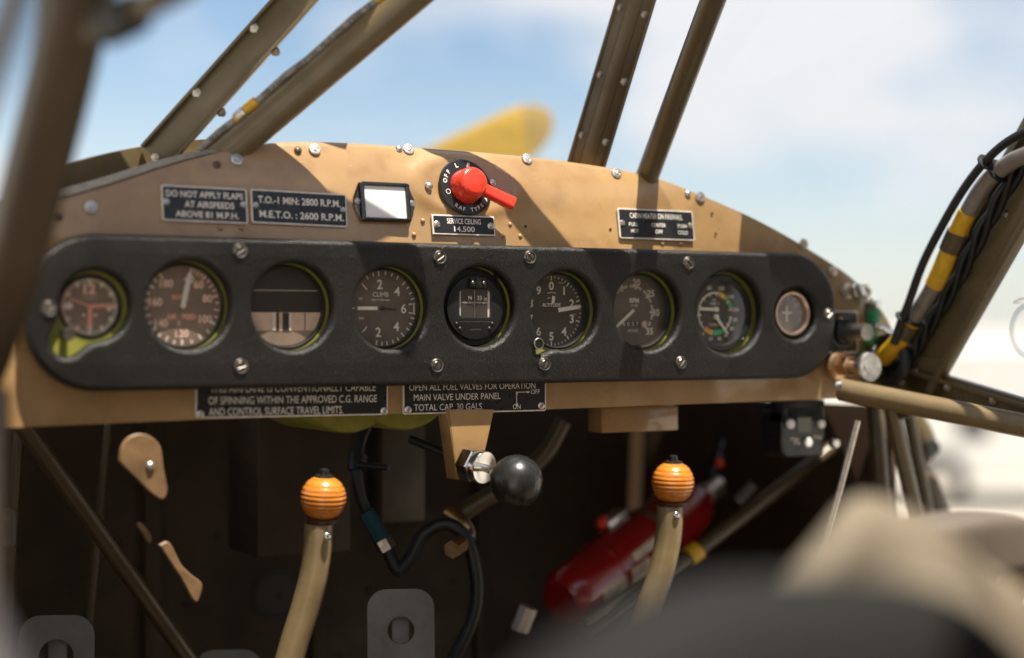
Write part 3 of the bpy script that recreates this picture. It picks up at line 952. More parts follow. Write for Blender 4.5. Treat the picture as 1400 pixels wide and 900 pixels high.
# 6 altimeter
d = Dial(5, 'altimeter', 'black dial reading ALTITUDE with a broad cream pointer between 2 and 3', .0392, .018, face=FACEK, front=.0045)
for k in range(10):
    d.num(str(k), k * 36, .71, .0088, CREAM, bold=.025)
    d.tick(k * 36, .86, .985, .0014)
    for j in range(1, 5): d.tick(k * 36 + j * 7.2, .92, .985, .0008)
d.arc(0, 360, .565, .575, BLACKSAT)
d.txt('ALTITUDE', .0, .17, .0036, CREAM, bold=.02)
d.txt('1000 FEET', .33, .79, .0012, CREAM); d.txt('100 FEET', .72, -.10, .0016, SALMON)
d.arc(-16, 16, .51, .525); d.arc(-20, -6, .36, .38); d.arc(6, 20, .36, .38)
d.needle(82, .95, .0046, CREAM, -.18, .004, tip=.25)
d.needle(262, .30, .0042, BLACKSAT, 0, .0035, tip=.8, name='needle_tail')
d.needle(6, .42, .0034, CREAM, -.22, .0025, tip=1.0, name='short_pointer')
d.hub(.0028, BLACKSAT)
kc = on_y(733, 470, -.010)
obj('set_knob', MB().add(lathe([(0, -.018), (.0032, -.018), (.0032, -.004), (.0060, -.003), (.0064, .004), (.0058, .0056), (0, .0056)], 28), pm(kc)), BLACKM, d.root)
obj('knob_ring', MB().add(lathe([(.0052, .0056), (.0060, .0050), (.0063, .0056), (.0058, .0063), (.0050, .0062)], 28), pm(kc)), STEEL, d.root)
put(rivet_vf(.003), pm(on_y(718, 461, .0035)), d.root, 'screw', BLACKM)
d.finish()

# 7 tachometer
d = Dial(6, 'tachometer', 'grey dial reading RPM with hour counter and its needle at rest lower left', .0392, .022, face=FACE, front=.0045)
for k, t in ((252, '5'), (292, '10'), (332, '15'), (12, '20'), (52, '25'), (92, '30'), (132, '35')):
    d.num(t, k, .86, .0074, CREAM, bold=.03)
    d.tick(k, .64, .78, .0019)
for k in range(0, 51):
    a = 232 + k * 5.0
    if a <= 232 + 260 and k % 8: d.tick(a, .69, .77, .0014)
d.txt('RPM', .10, .32, .0048, CREAM, bold=.05); d.txt('X 100', .10, .17, .0026, CREAM, bold=.02)
d.txt('HOURS', .05, -.56, .0030, CREAM, bold=.01)
d.mk(BLACKSAT).add(box(.036, .0068, .0002), d.M @ Matrix.Translation((.06 * d.rf, -.37 * d.rf, .0002)))
for k, t in enumerate('00571'): d.txt(t, -.26 + k * .155, -.37, .0046, CREAM)
d.mk(SALMON).add(box(.0055, .0068, .0003), d.M @ Matrix.Translation((.46 * d.rf, -.37 * d.rf, .0002)))
d.needle(231, .72, .0036, CREAM, .06, .003, tip=.4)
k = d.marks.pop(BLACKSAT); obj('counter_window', k, BLACKSAT, d.root)
d.finish(gm=GLASSH)

# 8 dual engine gauge
d = Dial(7, 'dual_engine_gauge', 'black twin needle gauge with amber and green arcs, second dial from the right end', .0362, .016, face=FACEK, front=.0035)
AR0, AR1 = .60, .68
d.arc(-95, 20, AR0 + .02, AR1, CREAM); d.arc(13, 42, AR0 - .04, AR1 + .04, ORANGE); d.arc(43, 76, AR0 - .01, AR1 + .04, DGREEN); d.arc(76, 84, AR0 - .02, AR1 + .06, DRED)
for a in (-95, -70, -45, -20, 5, 28, 55, 80): d.tick(a, .55, .70, .0012)
for a, t in ((-15, '60'), (18, '100'), (50, '140'), (82, '180')): d.num(t, a, .84, .0046, CREAM, bold=.02)
d.arc(100, 140, AR0 + .02, AR1, CREAM); d.arc(140, 186, AR0 - .04, AR1 + .04, DGREEN, .0004); d.arc(188, 214, AR0 - .04, AR1 + .04, ORANGE); d.arc(214, 265, AR0 + .03, AR1 - .0, CREAM); d.arc(214, 222, AR0 - .05, AR1, DRED)
for a, t in ((104, '60'), (126, '80'), (148, '60'), (168, '40'), (192, '20'), (216, '10')): d.num(t, a, .84, .0042, CREAM, bold=.02)
for a in (104, 126, 148, 192, 216, 240, 262): d.tick(a, .55, .72, .0010)
d.txt('OIL', -.02, .42, .0030, CREAM); d.txt('TEMP  F', -.02, .30, .0030, CREAM); d.txt('OIL', -.16, -.37, .0028, SALMON); d.txt('PRES', .05, -.37, .0028, CREAM)
d.needle(271, .66, .0038, CREAM, 0, .003, cy=.12, tip=.8)
d.needle(140, .72, .0034, CREAM, 0, .003, cy=-.12, tip=.8)
d.hub(.0030, CREAM, 0, .12); d.hub(.0030, CREAM, 0, -.12)
d.finish()

# 9 ammeter
d = Dial(8, 'suction_gauge', 'small dial with a bright metal rim and a white cross pointer, rightmost in the pad', .0225, .0035, face=FACEB, front=-.002)
obj('bright_rim', MB().add(lathe([(.0222, d.H - .004), (.0222, d.H + .001), (.0232, d.H + .003), (.0252, d.H + .0032), (.0268, d.H + .001), (.0268, d.H - .004)], 56), d.M), ROSE, d.root)
for k in range(-4, 5): d.tick(k * 28, .80, .95, .0009, SALMON)
d.needle(0, .45, .0026, PALE, .42, .002, cx=-.12, cy=0, tip=.7)
d.mk(PALE).add(box(.014, .0026, .0004), d.M @ Matrix.Translation((-.12 * d.rf, .05 * d.rf, .0021)))
d.txt('5', -.45, .5, .004, SALMON); d.txt('3', .5, .45, .004, SALMON)
k = d.marks.pop(PALE); obj('pointer_bar', k, PALE, d.root)
d.finish(gm=GLASSH)

# ------------------------------------------------------------------ placards
PLQ = 'engraved black warning plates with bare metal edges'
def placard(label, corners, lines, screws, tilt_on=True, lift=.0026, y=None, r=.0025, font_bold=.0, extra=None, border=.0016, group=PLQ):
    """corners: TL TR BR BL in photo pixels; lines: (text, x frac, y frac, cap height frac, width frac)"""
    f = (lambda u, v: on_dash(u, v)) if y is None else (lambda u, v: on_y(u, v, y))
    P = [f(*c) for c in corners]
    c = (P[0] + P[1] + P[2] + P[3]) / 4
    w = ((P[1] - P[0]).length + (P[2] - P[3]).length) / 2
    h = ((P[3] - P[0]).length + (P[2] - P[1]).length) / 2
    roll = math.atan2(((P[0] + P[3]) / 2 - (P[1] + P[2]) / 2).z, w)
    M = dm(c, roll, lift) if y is None else pm(c, 0, roll)
    t = thing('placard', label, 'sign plate', c, group)
    obj('metal_plate', MB().add(prism(rrect(w, h, r), .0022, .0003), M @ Matrix.Translation((0, 0, .001))), PLATEEDGE, t)
    obj('black_field', MB().add(prism(rrect(w - 2 * border, h - 2 * border, max(.0008, r - border)), .0004), M @ Matrix.Translation((0, 0, .00125))), PLATE, t)
    ink = MB()
    for body, fx, fy, fh, fw in lines:
        ink.add(text(body, fh * h, fw * w if fw else None, font_bold), M @ Matrix.Translation((fx * w, fy * h, .0014)))
    if extra: extra(ink, M, w, h)
    obj('lettering', ink, INK, t, smooth=0)
    for fx, fy, rr in screws:
        Q = M @ Matrix.Translation((fx * w, fy * h, .0011))
        a = MB().add(lathe([(rr, 0), (rr, .0004), (rr * .8, .0013), (0, .0018)], 18))
        a.add(box(rr * 1.3, rr * .22, .0003), Matrix.Translation((0, 0, .0018))); a.add(box(rr * .22, rr * 1.3, .0003), Matrix.Translation((0, 0, .0018)))
        put(a, Q @ Matrix.Rotation(random.uniform(0, 3), 4, 'Z'), t, 'screw', STEEL)
    return t, M, w, h
placard('plate reading DO NOT APPLY FLAPS AT AIRSPEEDS, leftmost above the pad',
        ((218, 253), (335, 260), (338, 307), (221, 303)),
        (('DO NOT APPLY FLAPS', 0, .27, .17, .90), ('AT AIRSPEEDS', .05, -.01, .17, .58), ('ABOVE 81 M.P.H.', .02, -.29, .17, .74)),
        ((-.45, .02, .0036), (.45, .04, .0036)), font_bold=.02)
placard('plate of take-off R.P.M. limits, right beside the flaps plate',
        ((340, 259), (471, 267), (474, 312), (343, 306)),
        (('T.O.-1 MIN: 2800 R.P.M.', 0, .20, .20, .86), ('M.E.T.O. : 2600 R.P.M.', 0.02, -.22, .20, .88)),
        ((-.455, .02, .0033), (.455, .02, .0033)), font_bold=.02)
placard('small square-cornered plate reading SERVICE CEILING 14,500 under the red selector',
        ((588, 294), (674, 297), (675, 324), (590, 321)),
        (('SERVICE CEILING', 0, .19, .26, .54), ('14,500', 0, -.20, .26, .33)),
        ((-.43, 0, .0040), (.43, 0, .0040)), r=.0006, font_bold=.015)
placard('plate reading CABIN HEATER ON FIREWALL, right of the red selector',
        ((841, 286), (944, 289), (948, 331), (846, 326)),
        (('CABIN HEATER ON FIREWALL', 0, .27, .17, .70), ('PULL', -.31, -.02, .12, .12), ('CENTER', .02, -.02, .12, .19), ('PUSH', .34, -.02, .12, .12),
         ('HOT', -.30, -.24, .12, .10), ('OFF', .02, -.24, .12, .10), ('COLD', .34, -.24, .12, .13)),
        ((-.455, 0, .0036), (.455, 0, .0036)), font_bold=.01)
placard('widest plate, about SPINNING WITHIN THE APPROVED C.G. RANGE, under the pad',
        ((266, 505), (530, 507), (530, 566), (268, 574)),
        (('THIS AIRPLANE IS CONVENTIONALLY CAPABLE', 0, .12, .17, .86), ('OF SPINNING WITHIN THE APPROVED C.G. RANGE', 0, -.13, .16, .875), ('AND CONTROL SURFACE TRAVEL LIMITS.', -.09, -.365, .16, .69)),
        ((-.475, .38, .0042), (.475, .38, .0042), (-.478, -.41, .0042), (.478, -.41, .0042)), y=.010)
def arrows(ink, M, w, h):
    T_ = Matrix.Translation
    ink.add(box(.0008, .014, .0002), M @ T_((.285 * w, -.22 * h, .0014)))
    ink.add(box(.016, .0008, .0002), M @ T_((.325 * w, -.08 * h, .0014)))
    for px_, py_, a in ((.285 * w, -.22 * h - .007, math.pi), (.325 * w + .008, -.08 * h, -math.pi / 2)):
        ink.add(([(-.0015, -.002, 0), (.0015, -.002, 0), (0, .002, 0)], [(0, 1, 2)]), M @ T_((px_, py_, .0016)) @ Matrix.Rotation(a, 4, 'Z'))
    ink.add(([(-.0013, -.0013, 0), (.0013, -.0013, 0), (0, .0018, 0)], [(0, 1, 2)]), M @ T_((.285 * w, -.10 * h, .0016)))
placard('plate reading OPEN ALL FUEL VALVES FOR OPERATION, under the pad',
        ((550, 500), (746, 500), (746, 561), (551, 568)),
        (('OPEN ALL FUEL VALVES FOR OPERATION', -.02, .06, .135, .88), ('MAIN VALVE UNDER PANEL', -.13, -.15, .135, .60), ('TOTAL CAP. 30 GALS.', -.19, -.36, .135, .475),
         ('OFF', .42, -.075, .10, .065), ('ON', .285, -.39, .10, .055)),
        ((-.467, -.40, .0042), (.465, -.385, .0042), (-.467, .4, .0042), (.465, .4, .0042)), y=.010, extra=arrows)

# ------------------------------------------------------------------ card holder with blank white card
P = [on_dash(*c) for c in ((486, 249), (562, 251), (560, 306), (493, 305))]
c = on_dash(524, 278)
M = dm(c, 0, .002)
t = thing('card_holder', 'small chrome frame holding a blank white card, on the dash left of the red selector', 'card holder', c)
w, h = .056, .041
hexo = [(-.5 * w, -.5 * h), (.5 * w, -.5 * h), (.62 * w, -.12 * h), (.62 * w, .12 * h), (.5 * w, .5 * h), (-.5 * w, .5 * h), (-.62 * w, .12 * h), (-.62 * w, -.12 * h)]
obj('frame', MB().add(prism(hexo, .003, .0012), M @ Matrix.Translation((0, 0, .002))), BLACKCHR, t)
rim = MB().add(filled([rrect(w * .98, h * .97, .002), rrect(w * .88, h * .86, .001)], .0008, .0009, 2), M @ Matrix.Translation((0, 0, .0036)))
obj('frame_rim', rim, BLACKCHR, t)
obj('card', MB().add(box(w * .88, h * .86, .0006), M @ Matrix.Translation((0, 0, .0026))), WHITE, t)
for sx in (-1, 1): put(dzus_vf(), M @ Matrix.Translation((sx * .56 * w, 0, .0022)) @ Matrix.Scale(.42, 4), t, 'screw', STEEL)

# ------------------------------------------------------------------ red fuel / ignition selector
c = SELC
M = dm(c, 0, .003)
t = thing('selector_switch', 'red lever knob on a round black plate marked L and RAF TYPE, above the pad', 'switch', c)
SR = .0315
obj('base_plate', MB().add(lathe([(0, 0), (SR, 0), (SR, .0016), (SR - .0012, .0028), (0, .0028)], 56), M), BLACKM, t)
ink = MB()
def ring_text(s_, r, a0, step, h):
    for k, ch in enumerate(s_):
        if ch == ' ': continue
        a = a0 + step * k
        ink.add(text(ch, h, None, .02), M @ Matrix.Rotation(-D2R(a), 4, 'Z') @ Matrix.Translation((0, r, .0029)))
def ring_text_in(s_, r, a0, step, h):
    for k, ch in enumerate(s_):
        if ch == ' ': continue
        a = a0 - step * k
        ink.add(text(ch, h, None, .02), M @ Matrix.Rotation(-D2R(a), 4, 'Z') @ Matrix.Translation((0, r, .0029)) @ Matrix.Rotation(math.pi, 4, 'Z'))
ring_text('OFF', .0255, -76, 13, .0045); ring_text('L', .0255, -20, 10, .0050); ring_text('R', .0255, 14, 10, .0050); ring_text('B', .0255, 48, 10, .0050)
ring_text_in('RAF TYPE A7', .0258, 214, 10.5, .0042)
ink.add(lathe([(.0022, 0), (.0028, 0), (.0028, .0003), (.0022, .0003)], 20), M @ Matrix.Translation((-.0225, -.006, .0028)))
obj('lettering', ink, INK, t, smooth=0)
obj('knob', MB().add(lathe([(0, .002), (.0190, .002), (.0190, .006), (.0178, .010), (.0165, .020), (.0150, .0225), (.0120, .0238), (0, .0245)], 48), M), RED, t)
la = D2R(-27)
LM = M @ Matrix.Rotation(la, 4, 'Z')
pts = [(.006, 0, .0155), (.018, 0, .0160), (.032, 0, .0172), (.045, 0, .0185), (.051, 0, .0188)]
sec = []
for k in range(24):
    a = 2 * math.pi * k / 24
    ca, sa = math.cos(a), math.sin(a)
    sec.append((math.copysign(abs(ca) ** .5, ca), 1.25 * math.copysign(abs(sa) ** .5, sa)))
obj('lever', MB().add(tube(smooth_path(pts, 5), [.0048 + .0012 * (k / 20) for k in range(20)] + [.0058], section=sec), LM), RED, t)
for u, v in ((584, 256), (671, 252)): put(rivet_vf(.0045), dm(on_dash(u, v), 0, .004), t, 'screw', STEEL)

# ================================================================== AIRFRAME
def line_y(u0, v0, y0, u1, v1, y1): return on_y(u0, v0, y0), on_y(u1, v1, y1)
def extend(p, q, k): return p + (q - p) * k
def channel(p, q, w, side, dep=.014, wall=.0022):
    """hat section windscreen strip: flat web with two lips and a raised centre, p to q"""
    a = MB()
    z = (q - p).normalized()
    x = (side - z * side.dot(z)).normalized(); y = z.cross(x)
    if y.dot(CAM - p) < 0: y = -y
    a.add(bar(p, q, w, wall, x, .0006))
    for s in (-1, 1): a.add(bar(p + x * s * (w / 2 - wall / 2) + y * dep * .5, q + x * s * (w / 2 - wall / 2) + y * dep * .5, wall * 1.4, dep, x, .0007))
    return a, x, y
def bolt_vf(r=.004, l=.008):
    return MB().add(lathe([(r * 1.3, 0), (r * 1.3, .0008), (r, .001), (r, .0038), (r * .55, .0042), (r * .5, l), (0, l + .0006)], 6)).add(lathe([(r * .5, .004), (r * .5, l), (0, l)], 12))

# left windscreen strip
p, q = line_y(212, 216, .10, 410, -6, .02)
q = extend(p, q, 1.5)
mb, X_, Y_ = channel(p, q, .035, RGT, .010)
t = thing('windscreen_strip', 'olive channel strip with bolts, left of the thick diagonal tube in the windscreen', 'window frame', p)
obj('strip', mb, OLIVE, t)
nrm = -Y_ if Y_.dot(CAM - p) < 0 else Y_
for u, v, s in ((262, 138, -.013), (290, 136, .019), (347, 50, -.013), (378, 53, .019), (206, 215, .0)):
    k = (216 - v) / 222
    b = p + (on_y(410, -6, .02) - p) * k + X_ * s
    put(bolt_vf(), aim(b + nrm * .001 * (1 if s < 0 else -1), nrm if s < .018 else (X_ * .6 + nrm * .8)), t, 'bolt', STEEL)

# thick diagonal tube and the printed cable lying along it
p, q = line_y(308, 210, .050, 556, 0, -.078)
q = extend(p, q, 1.4); p = extend(q, p, 1.10)
dirT = (q - p).normalized()
single('brace_tube', 'thick olive diagonal tube rising from the dash to the cabin roof, on the left', 'tube', MB().add(tube([p, q], .0178, 28)), OLIVE, p, 'airframe tubes around the windscreen')
off = (Vector((-.75, -.1, .62)) - dirT * Vector((-.75, -.1, .62)).dot(dirT)).normalized()
a0 = p + (q - p) * .045 + off * .0200; a1 = q + off * .0200
t = thing('printed_cable', 'thin grey printed cable with yellow sleeves, taped along the thick diagonal tube', 'cable', a0)
obj('sheath', MB().add(tube([a0 + (a1 - a0) * k / 12 + off * .0012 * math.sin(k * 2.1) for k in range(13)], .0037, 12)), CABLEG, t)
def along(k0, k1, r, name, m):
    r *= .84
    obj(name, MB().add(tube([a0 + (a1 - a0) * k0 + off * .0005, a0 + (a1 - a0) * k1 + off * .0005], r, 14)), m, t)
def frac_for(u):   # fraction along the cable that shows at photo column u
    lo, hi = 0, 1
    for _ in range(30):
        m_ = (lo + hi) / 2; r_ = a0 + (a1 - a0) * m_ - CAM
        uu = 700 + FPX * r_.dot(RGT) / r_.dot(FWD)
        if uu < u: lo = m_
        else: hi = m_
    return lo
along(frac_for(336), frac_for(351), .0062, 'yellow_sleeve', YELLOW)
along(frac_for(325), frac_for(335), .0066, 'clip', STEEL)
along(frac_for(322), frac_for(326), .0060, 'yellow_sleeve', YELLOW)
along(frac_for(514), frac_for(532), .0062, 'yellow_sleeve', YELLOW)
ink = MB()
zc = (a1 - a0).normalized()
nc = ((CAM - a0) - zc * (CAM - a0).dot(zc)).normalized(); xc = zc; yc = nc.cross(xc)
for k, body in enumerate(('MIL-W 22759', 'TYPE 16 AWG', '600 V 150C', 'MIL-W 22759', 'TYPE 16')):
    f = frac_for((300, 375, 420, 455, 492)[k])
    c_ = a0 + (a1 - a0) * f + nc * .0042
    Mx = Matrix((xc.to_4d(), yc.to_4d(), nc.to_4d(), (0, 0, 0, 1))).transposed(); Mx = Mx.to_3x3().to_4x4(); Mx.translation = c_
    ink.add(text(body, .0050, (.030 if k else .022)), Mx)
obj('cable_print', ink, BLACKM, t, smooth=0)

# centre windscreen strip
p, q = line_y(799, 232, .062, 869, 0, .0)
q0 = q; q = extend(p, q, 1.45)
mb, X_, Y_ = channel(p, q, .043, RGT, .008)
t = thing('windscreen_strip', 'dark olive riveted strip standing at the centre right of the windscreen', 'window frame', p)
obj('strip', mb, DARKOL, t)
nrm = -Y_ if Y_.dot(CAM - p) < 0 else Y_
mb = MB().add(bar(p + nrm * .002, q + nrm * .002, .016, .003, X_, .001)); obj('centre_bead', mb, DARKOL, t)
for v in (189, 106, 15):
    for s in (-.0145, .0145):
        b = p + (q0 - p) * ((232 - v) / 232) + X_ * s + nrm * .001
        put(bolt_vf(.0035, .005), aim(b, nrm), t, 'screw', DARKSTEEL)
# right brace tube
p, q = line_y(884, 244, .040, 975, 0, -.14)
q = extend(p, q, 1.7); p = extend(q, p, 1.08)
single('brace_tube', 'slimmer dark olive tube leaning up from the dash, right of the riveted strip', 'tube', MB().add(tube([p, q], .0134, 24)), DARKOL, p, 'airframe tubes around the windscreen')

# lower windscreen frame and deck on the left
pts = [on_y(u, v, y) for u, v, y in ((-60, 330, .02), (20, 282, .05), (90, 243, .08), (150, 225, .10), (200, 215, .115), (250, 208, .125), (292, 205, .13))]
sec = [(-1, -.35), (1, -.35), (1, .35), (-1, .35)]
single('windscreen_sill', 'olive curved frame strip under the left windscreen pane', 'window frame', MB().add(tube(smooth_path(pts, 6), .0115, section=sec)), OLIVE, pts[4])
v_, f_ = [], []
dk = smooth_path([on_dash(u, v) for u, v in ((-60, 330), (0, 307), (56, 282), (150, 254), (250, 222), (350, 199))], 6)
for i, b in enumerate(dk):
    f = Vector((0.0, .040, .003 + .005 * math.sin(math.pi * i / (len(dk) - 1))))
    for k in range(4): v_.append(b + Vector((0, .002, .002)) + f * k / 3 + Vector((0, 0, .003 * math.sin(math.pi * k / 3))))
for i in range(len(dk) - 1):
    for k in range(3): f_.append((i * 4 + k, i * 4 + 4 + k, i * 4 + 5 + k, i * 4 + 1 + k))
g = MB(); g.v = v_; g.f = f_
single('deck_trim', 'grey fabric trim strip on the dash top at the far left', 'trim', g, DECK, dk[8])

# nose cowling ahead of the windscreen and the propeller
cowl = thing('nose_cowling', 'tan engine cowling ahead of the windscreen', 'engine cowling', (AXX, .6, CZ - .15))
v_, f_ = [], []
for i, b in enumerate(topP):
    v_ += [b + Vector((0, .004, -.004)), b + Vector((0, .30, -.004)), b + Vector((0, .62 - b.y, -.012))]
for i in range(len(topP) - 1):
    for k in range(2): f_.append((i * 3 + k, i * 3 + 3 + k, i * 3 + 4 + k, i * 3 + 1 + k))
g = MB(); g.v = v_; g.f = f_
obj('deck_skin', g, TAN, cowl)
v_, f_ = [], []
secs = ((.625, .45, .150, -.45), (.9, .38, .14, -.45), (1.22, .24, .10, -.32), (1.30, .12, .02, -.16))
for y, hw, zt, zb in secs:
    for k in range(24):
        a = 2 * math.pi * k / 24
        ca, sa = math.cos(a), math.sin(a)
        v_.append(Vector((AXX + hw * math.copysign(abs(ca) ** .8, ca), y, CZ + (zt + zb) / 2 + (zt - zb) / 2 * math.copysign(abs(sa) ** .8, sa))))
for i in range(len(secs) - 1):
    for k in range(24):
        j = (k + 1) % 24
        f_.append((i * 24 + k, i * 24 + j, i * 24 + 24 + j, i * 24 + 24 + k))
f_.append(tuple((len(secs) - 1) * 24 + k for k in range(24)))
g = MB(); g.v = v_; g.f = f_
obj('cowl_body', g, TAN, cowl)
PY = 1.42
hub = Vector((AXX, PY, CZ - .02))
tip = on_y(756, 163, PY)
t = thing('propeller', 'yellow tipped propeller blade standing above the dash, out of focus', 'propeller', hub)
obj('hub', MB().add(lathe([(0, -.06), (.055, -.06), (.06, -.02), (.05, .05), (.03, .08), (0, .09)], 28), Matrix.Translation(hub) @ Matrix.Rotation(D2R(-90), 4, 'X')), PROPT, t)
def blade(direction, name):
    L = direction.length; z = direction.normalized(); ch = Vector((0, 1, 0)).cross(z).normalized()
    def loft(s0, s1, n):
        vv, ff = [], []
        for i in range(n + 1):
            s = s0 + (s1 - s0) * i / n
            wdt = .058 + .050 * math.sin(math.pi * min(1, s * 1.15)) if s < .8 else .058 + .050 * math.sin(math.pi * .92) + 0
            wdt = .036 + .036 * math.sin(math.pi * (.15 + .62 * s))
            if s > .9: wdt *= math.sqrt(max(.01, 1 - ((s - .9) / .1) ** 2 * .96))
            tw = D2R(62 - 45 * s)
            cv = ch * math.cos(tw) + Vector((0, 1, 0)) * math.sin(tw)
            nv = z.cross(cv)
            for k in range(14):
                a = 2 * math.pi * k / 14
                vv.append(hub + z * (L * s) + cv * wdt * math.cos(a) + nv * wdt * .16 * (1.2 - s) * 2 * math.sin(a) * .5)
        for i in range(n):
            for k in range(14):
                j = (k + 1) % 14
                ff.append((i * 14 + k, i * 14 + j, i * 14 + 14 + j, i * 14 + 14 + k))
        ff.append(tuple(range(14))); ff.append(tuple(n * 14 + k for k in range(14)))
        g = MB(); g.v = vv; g.f = ff
        return g
    b = obj('blade', loft(.03, .93, 40), PROPY, t)
    tp = obj('blade_tip', loft(.93, 1.0, 10), PROPT, b)
blade(tip - hub, 'blade'); blade(hub - tip, 'blade')

# ------------------------------------------------------------------ right door / window frame (plane X = XR)
XR = .55
def rx_(u, v, dx=0.0): return on_x(u, v, XR + dx)
p, q = rx_(1256, 512), rx_(1410, 238)
q = extend(p, q, 1.6); p0 = p
sideR = Vector((0, 1, .45))
t = thing('window_pillar', 'olive sloping pillar with screws at the right window, carrying the hose bundle', 'window frame', p)
a = MB()
z = (q - p).normalized(); x = (sideR - z * sideR.dot(z)).normalized(); y = z.cross(x)
a.add(bar(p, q, .075, .006, x, .0012)); obj('web', a, OLIVE, t)
nin = -y if y.x > 0 else y
for s, w in ((-.0335, .010), (.0335, .010)):
    obj('flange', MB().add(bar(p + x * s + nin * .007, q + x * s + nin * .007, w, .012, x, .0012)), OLIVE, t)
for u, v in ((1377, 293), (1329, 369), (1281, 450)):
    b = rx_(u, v) + nin * .004
    put(bolt_vf(.0042, .005), aim(b, nin), t, 'screw', STEEL)
# gusset where pillar and sill meet
g = MB().add(prism([(-.05, -.028), (.035, -.030), (.06, .01), (.03, .05), (-.02, .035), (-.055, .01)], .004, .0008), aim(rx_(1252, 520, -.006), (-1, 0, 0)) @ Matrix.Rotation(math.pi, 4, 'Z'))
gs = obj('gusset', g, OLIVE, t)
for u, v in ((1252, 509), (1233, 521)): put(bolt_vf(.004, .004), aim(rx_(u, v, -.009), (-1, 0, 0)), t, 'screw', STEEL)
# window sill
p, q = rx_(1245, 515), rx_(1410, 566); q = extend(p, q, 2.2)
t = thing('window_sill_rail', 'olive rail with screws along the bottom of the right window', 'window frame', p)
obj('rail', MB().add(bar(p, q, .030, .012, Vector((0, 0, 1)), .0015)), OLIVE, t)
obj('lip', MB().add(bar(p + Vector((-.008, 0, .008)), q + Vector((-.008, 0, .008)), .006, .006, Vector((0, 0, 1)), .0012)), OLIVE, t)
for u, v in ((1358, 548), (1296, 530)): put(bolt_vf(.0042, .005), aim(rx_(u, v, -.008), (-1, 0, 0)), t, 'screw', STEEL)
# window pane with round vent
pane = [rx_(1262, 512, .006), rx_(1420, 560, .006), rx_(1700, 640, .006), rx_(1700, 60, .006), rx_(1432, 215, .006)]
v_ = pane + [c + Vector((.003, 0, 0)) for c in pane]
g = MB(); g.v = v_; g.f = [(0, 1, 2, 3, 4), (9, 8, 7, 6, 5)] + [(i, (i + 1) % 5, 5 + (i + 1) % 5, 5 + i) for i in range(5)]
t = thing('side_window', 'clear right side window pane with a round vent disc', 'window', pane[0])
obj('pane', g, PERSPEX, t, smooth=0)
VENT = mat('vent_plastic', (0.75, 0.77, 0.78), 0.15, coat=0.5)
vc = rx_(1412, 452, -.004)
obj('vent_ring', MB().add(lathe([(.0265, 0), (.0325, 0), (.0325, .003), (.0265, .003)], 48), aim(vc, (-1, 0, 0))), glass_mat('vent_perspex', (.82, .84, .86), 1.5), t)
obj('vent_scoop', MB().add(tube([vc + Vector((-.006, .036 * math.cos(D2R(a_)), .036 * math.sin(D2R(a_)))) for a_ in range(60, 200, 10)], .0055, section=[(-.3, -1), (.3, -1), (.3, 1), (-.3, 1)])), glass_mat('scoop_perspex', (.8, .82, .84), 2.0), t)
# windscreen panes
W0, W1, W2, W3 = on_y(212, 212, .112), on_y(410, -6, .032), on_y(799, 228, .074), on_y(869, 0, .012)
W1, W3 = extend(W0, W1, 1.45), extend(W2, W3, 1.45)
R0, R1 = rx_(1236, 500), extend(rx_(1256, 512), rx_(1410, 238), 2.2)
t = thing('windscreen', 'clear perspex windscreen panes either side of the riveted centre strip', 'windscreen', W2)
for pts in ([W0, W2, W3, W1], [W2, R0, R1, W3]):
    n = (pts[1] - pts[0]).cross(pts[2] - pts[0]).normalized() * .0025
    g = MB(); g.v = list(pts) + [c + n for c in pts]
    g.f = [(0, 1, 2, 3), (7, 6, 5, 4)] + [(i, (i + 1) % 4, 4 + (i + 1) % 4, 4 + i) for i in range(4)]
    obj('pane', g, PERSPEX, t, smooth=0)

# tan tube along the right, under the window
p, q = on_y(1150, 533, -.035), rx_(1410, 584, -.03); q = extend(p, q, 1.8)
t = thing('airframe_tube', 'tan tube running under the right window from the dash end', 'tube', p)
obj('tube', MB().add(tube([p, q], .0135, 24)), LEVERM, t)
put(bolt_vf(.004, .006), aim(on_y(1147, 527, -.05), (-.3, -1, .3)), t, 'bolt', STEEL)
# struts seen below the dash at the right
AT = 'dark airframe tubes below the right end of the dash'
for i, (u0, v0, u1, v1, dep, r, m, lb) in enumerate((
        (1216, 548, 1252, 705, 2.12, .0100, OLIVE, 'upright olive tube by the gap beside the right door post, nearest the light'),
        (1196, 545, 1208, 720, 2.16, .0110, DARKOL, 'dark upright tube just right of the thin pale rod'),
        (1238, 548, 1268, 700, 2.22, .0085, DARKOL, 'thin dark tube leaning behind the upright olive tube'))):
    p, q = at(u0, v0, dep), at(u1, v1, dep)
    single('airframe_tube', lb, 'tube', MB().add(tube([extend(q, p, 1.1), extend(p, q, 1.6)], r, 16)), m, p, AT)
p, q = at(1172, 575, 2.0), at(1140, 700, 2.0)
single('control_rod', 'thin pale metal rod slanting down below the right end of the dash', 'rod', MB().add(tube([p, extend(p, q, 1.5)], .0040, 12)), STEEL, p)
p, q = at(1118, 628, 2.25), at(925, 775, 2.15)
t = thing('airframe_tube', 'brown diagonal tube with a yellow band, behind the right lever', 'tube', p)
obj('tube', MB().add(tube([extend(q, p, 1.3), extend(p, q, 1.6)], .0095, 16)), DARKOL, t)
k = .86
obj('yellow_band', MB().add(tube([p + (q - p) * .85, p + (q - p) * .92], .0130, 16)), YELLOW, t)

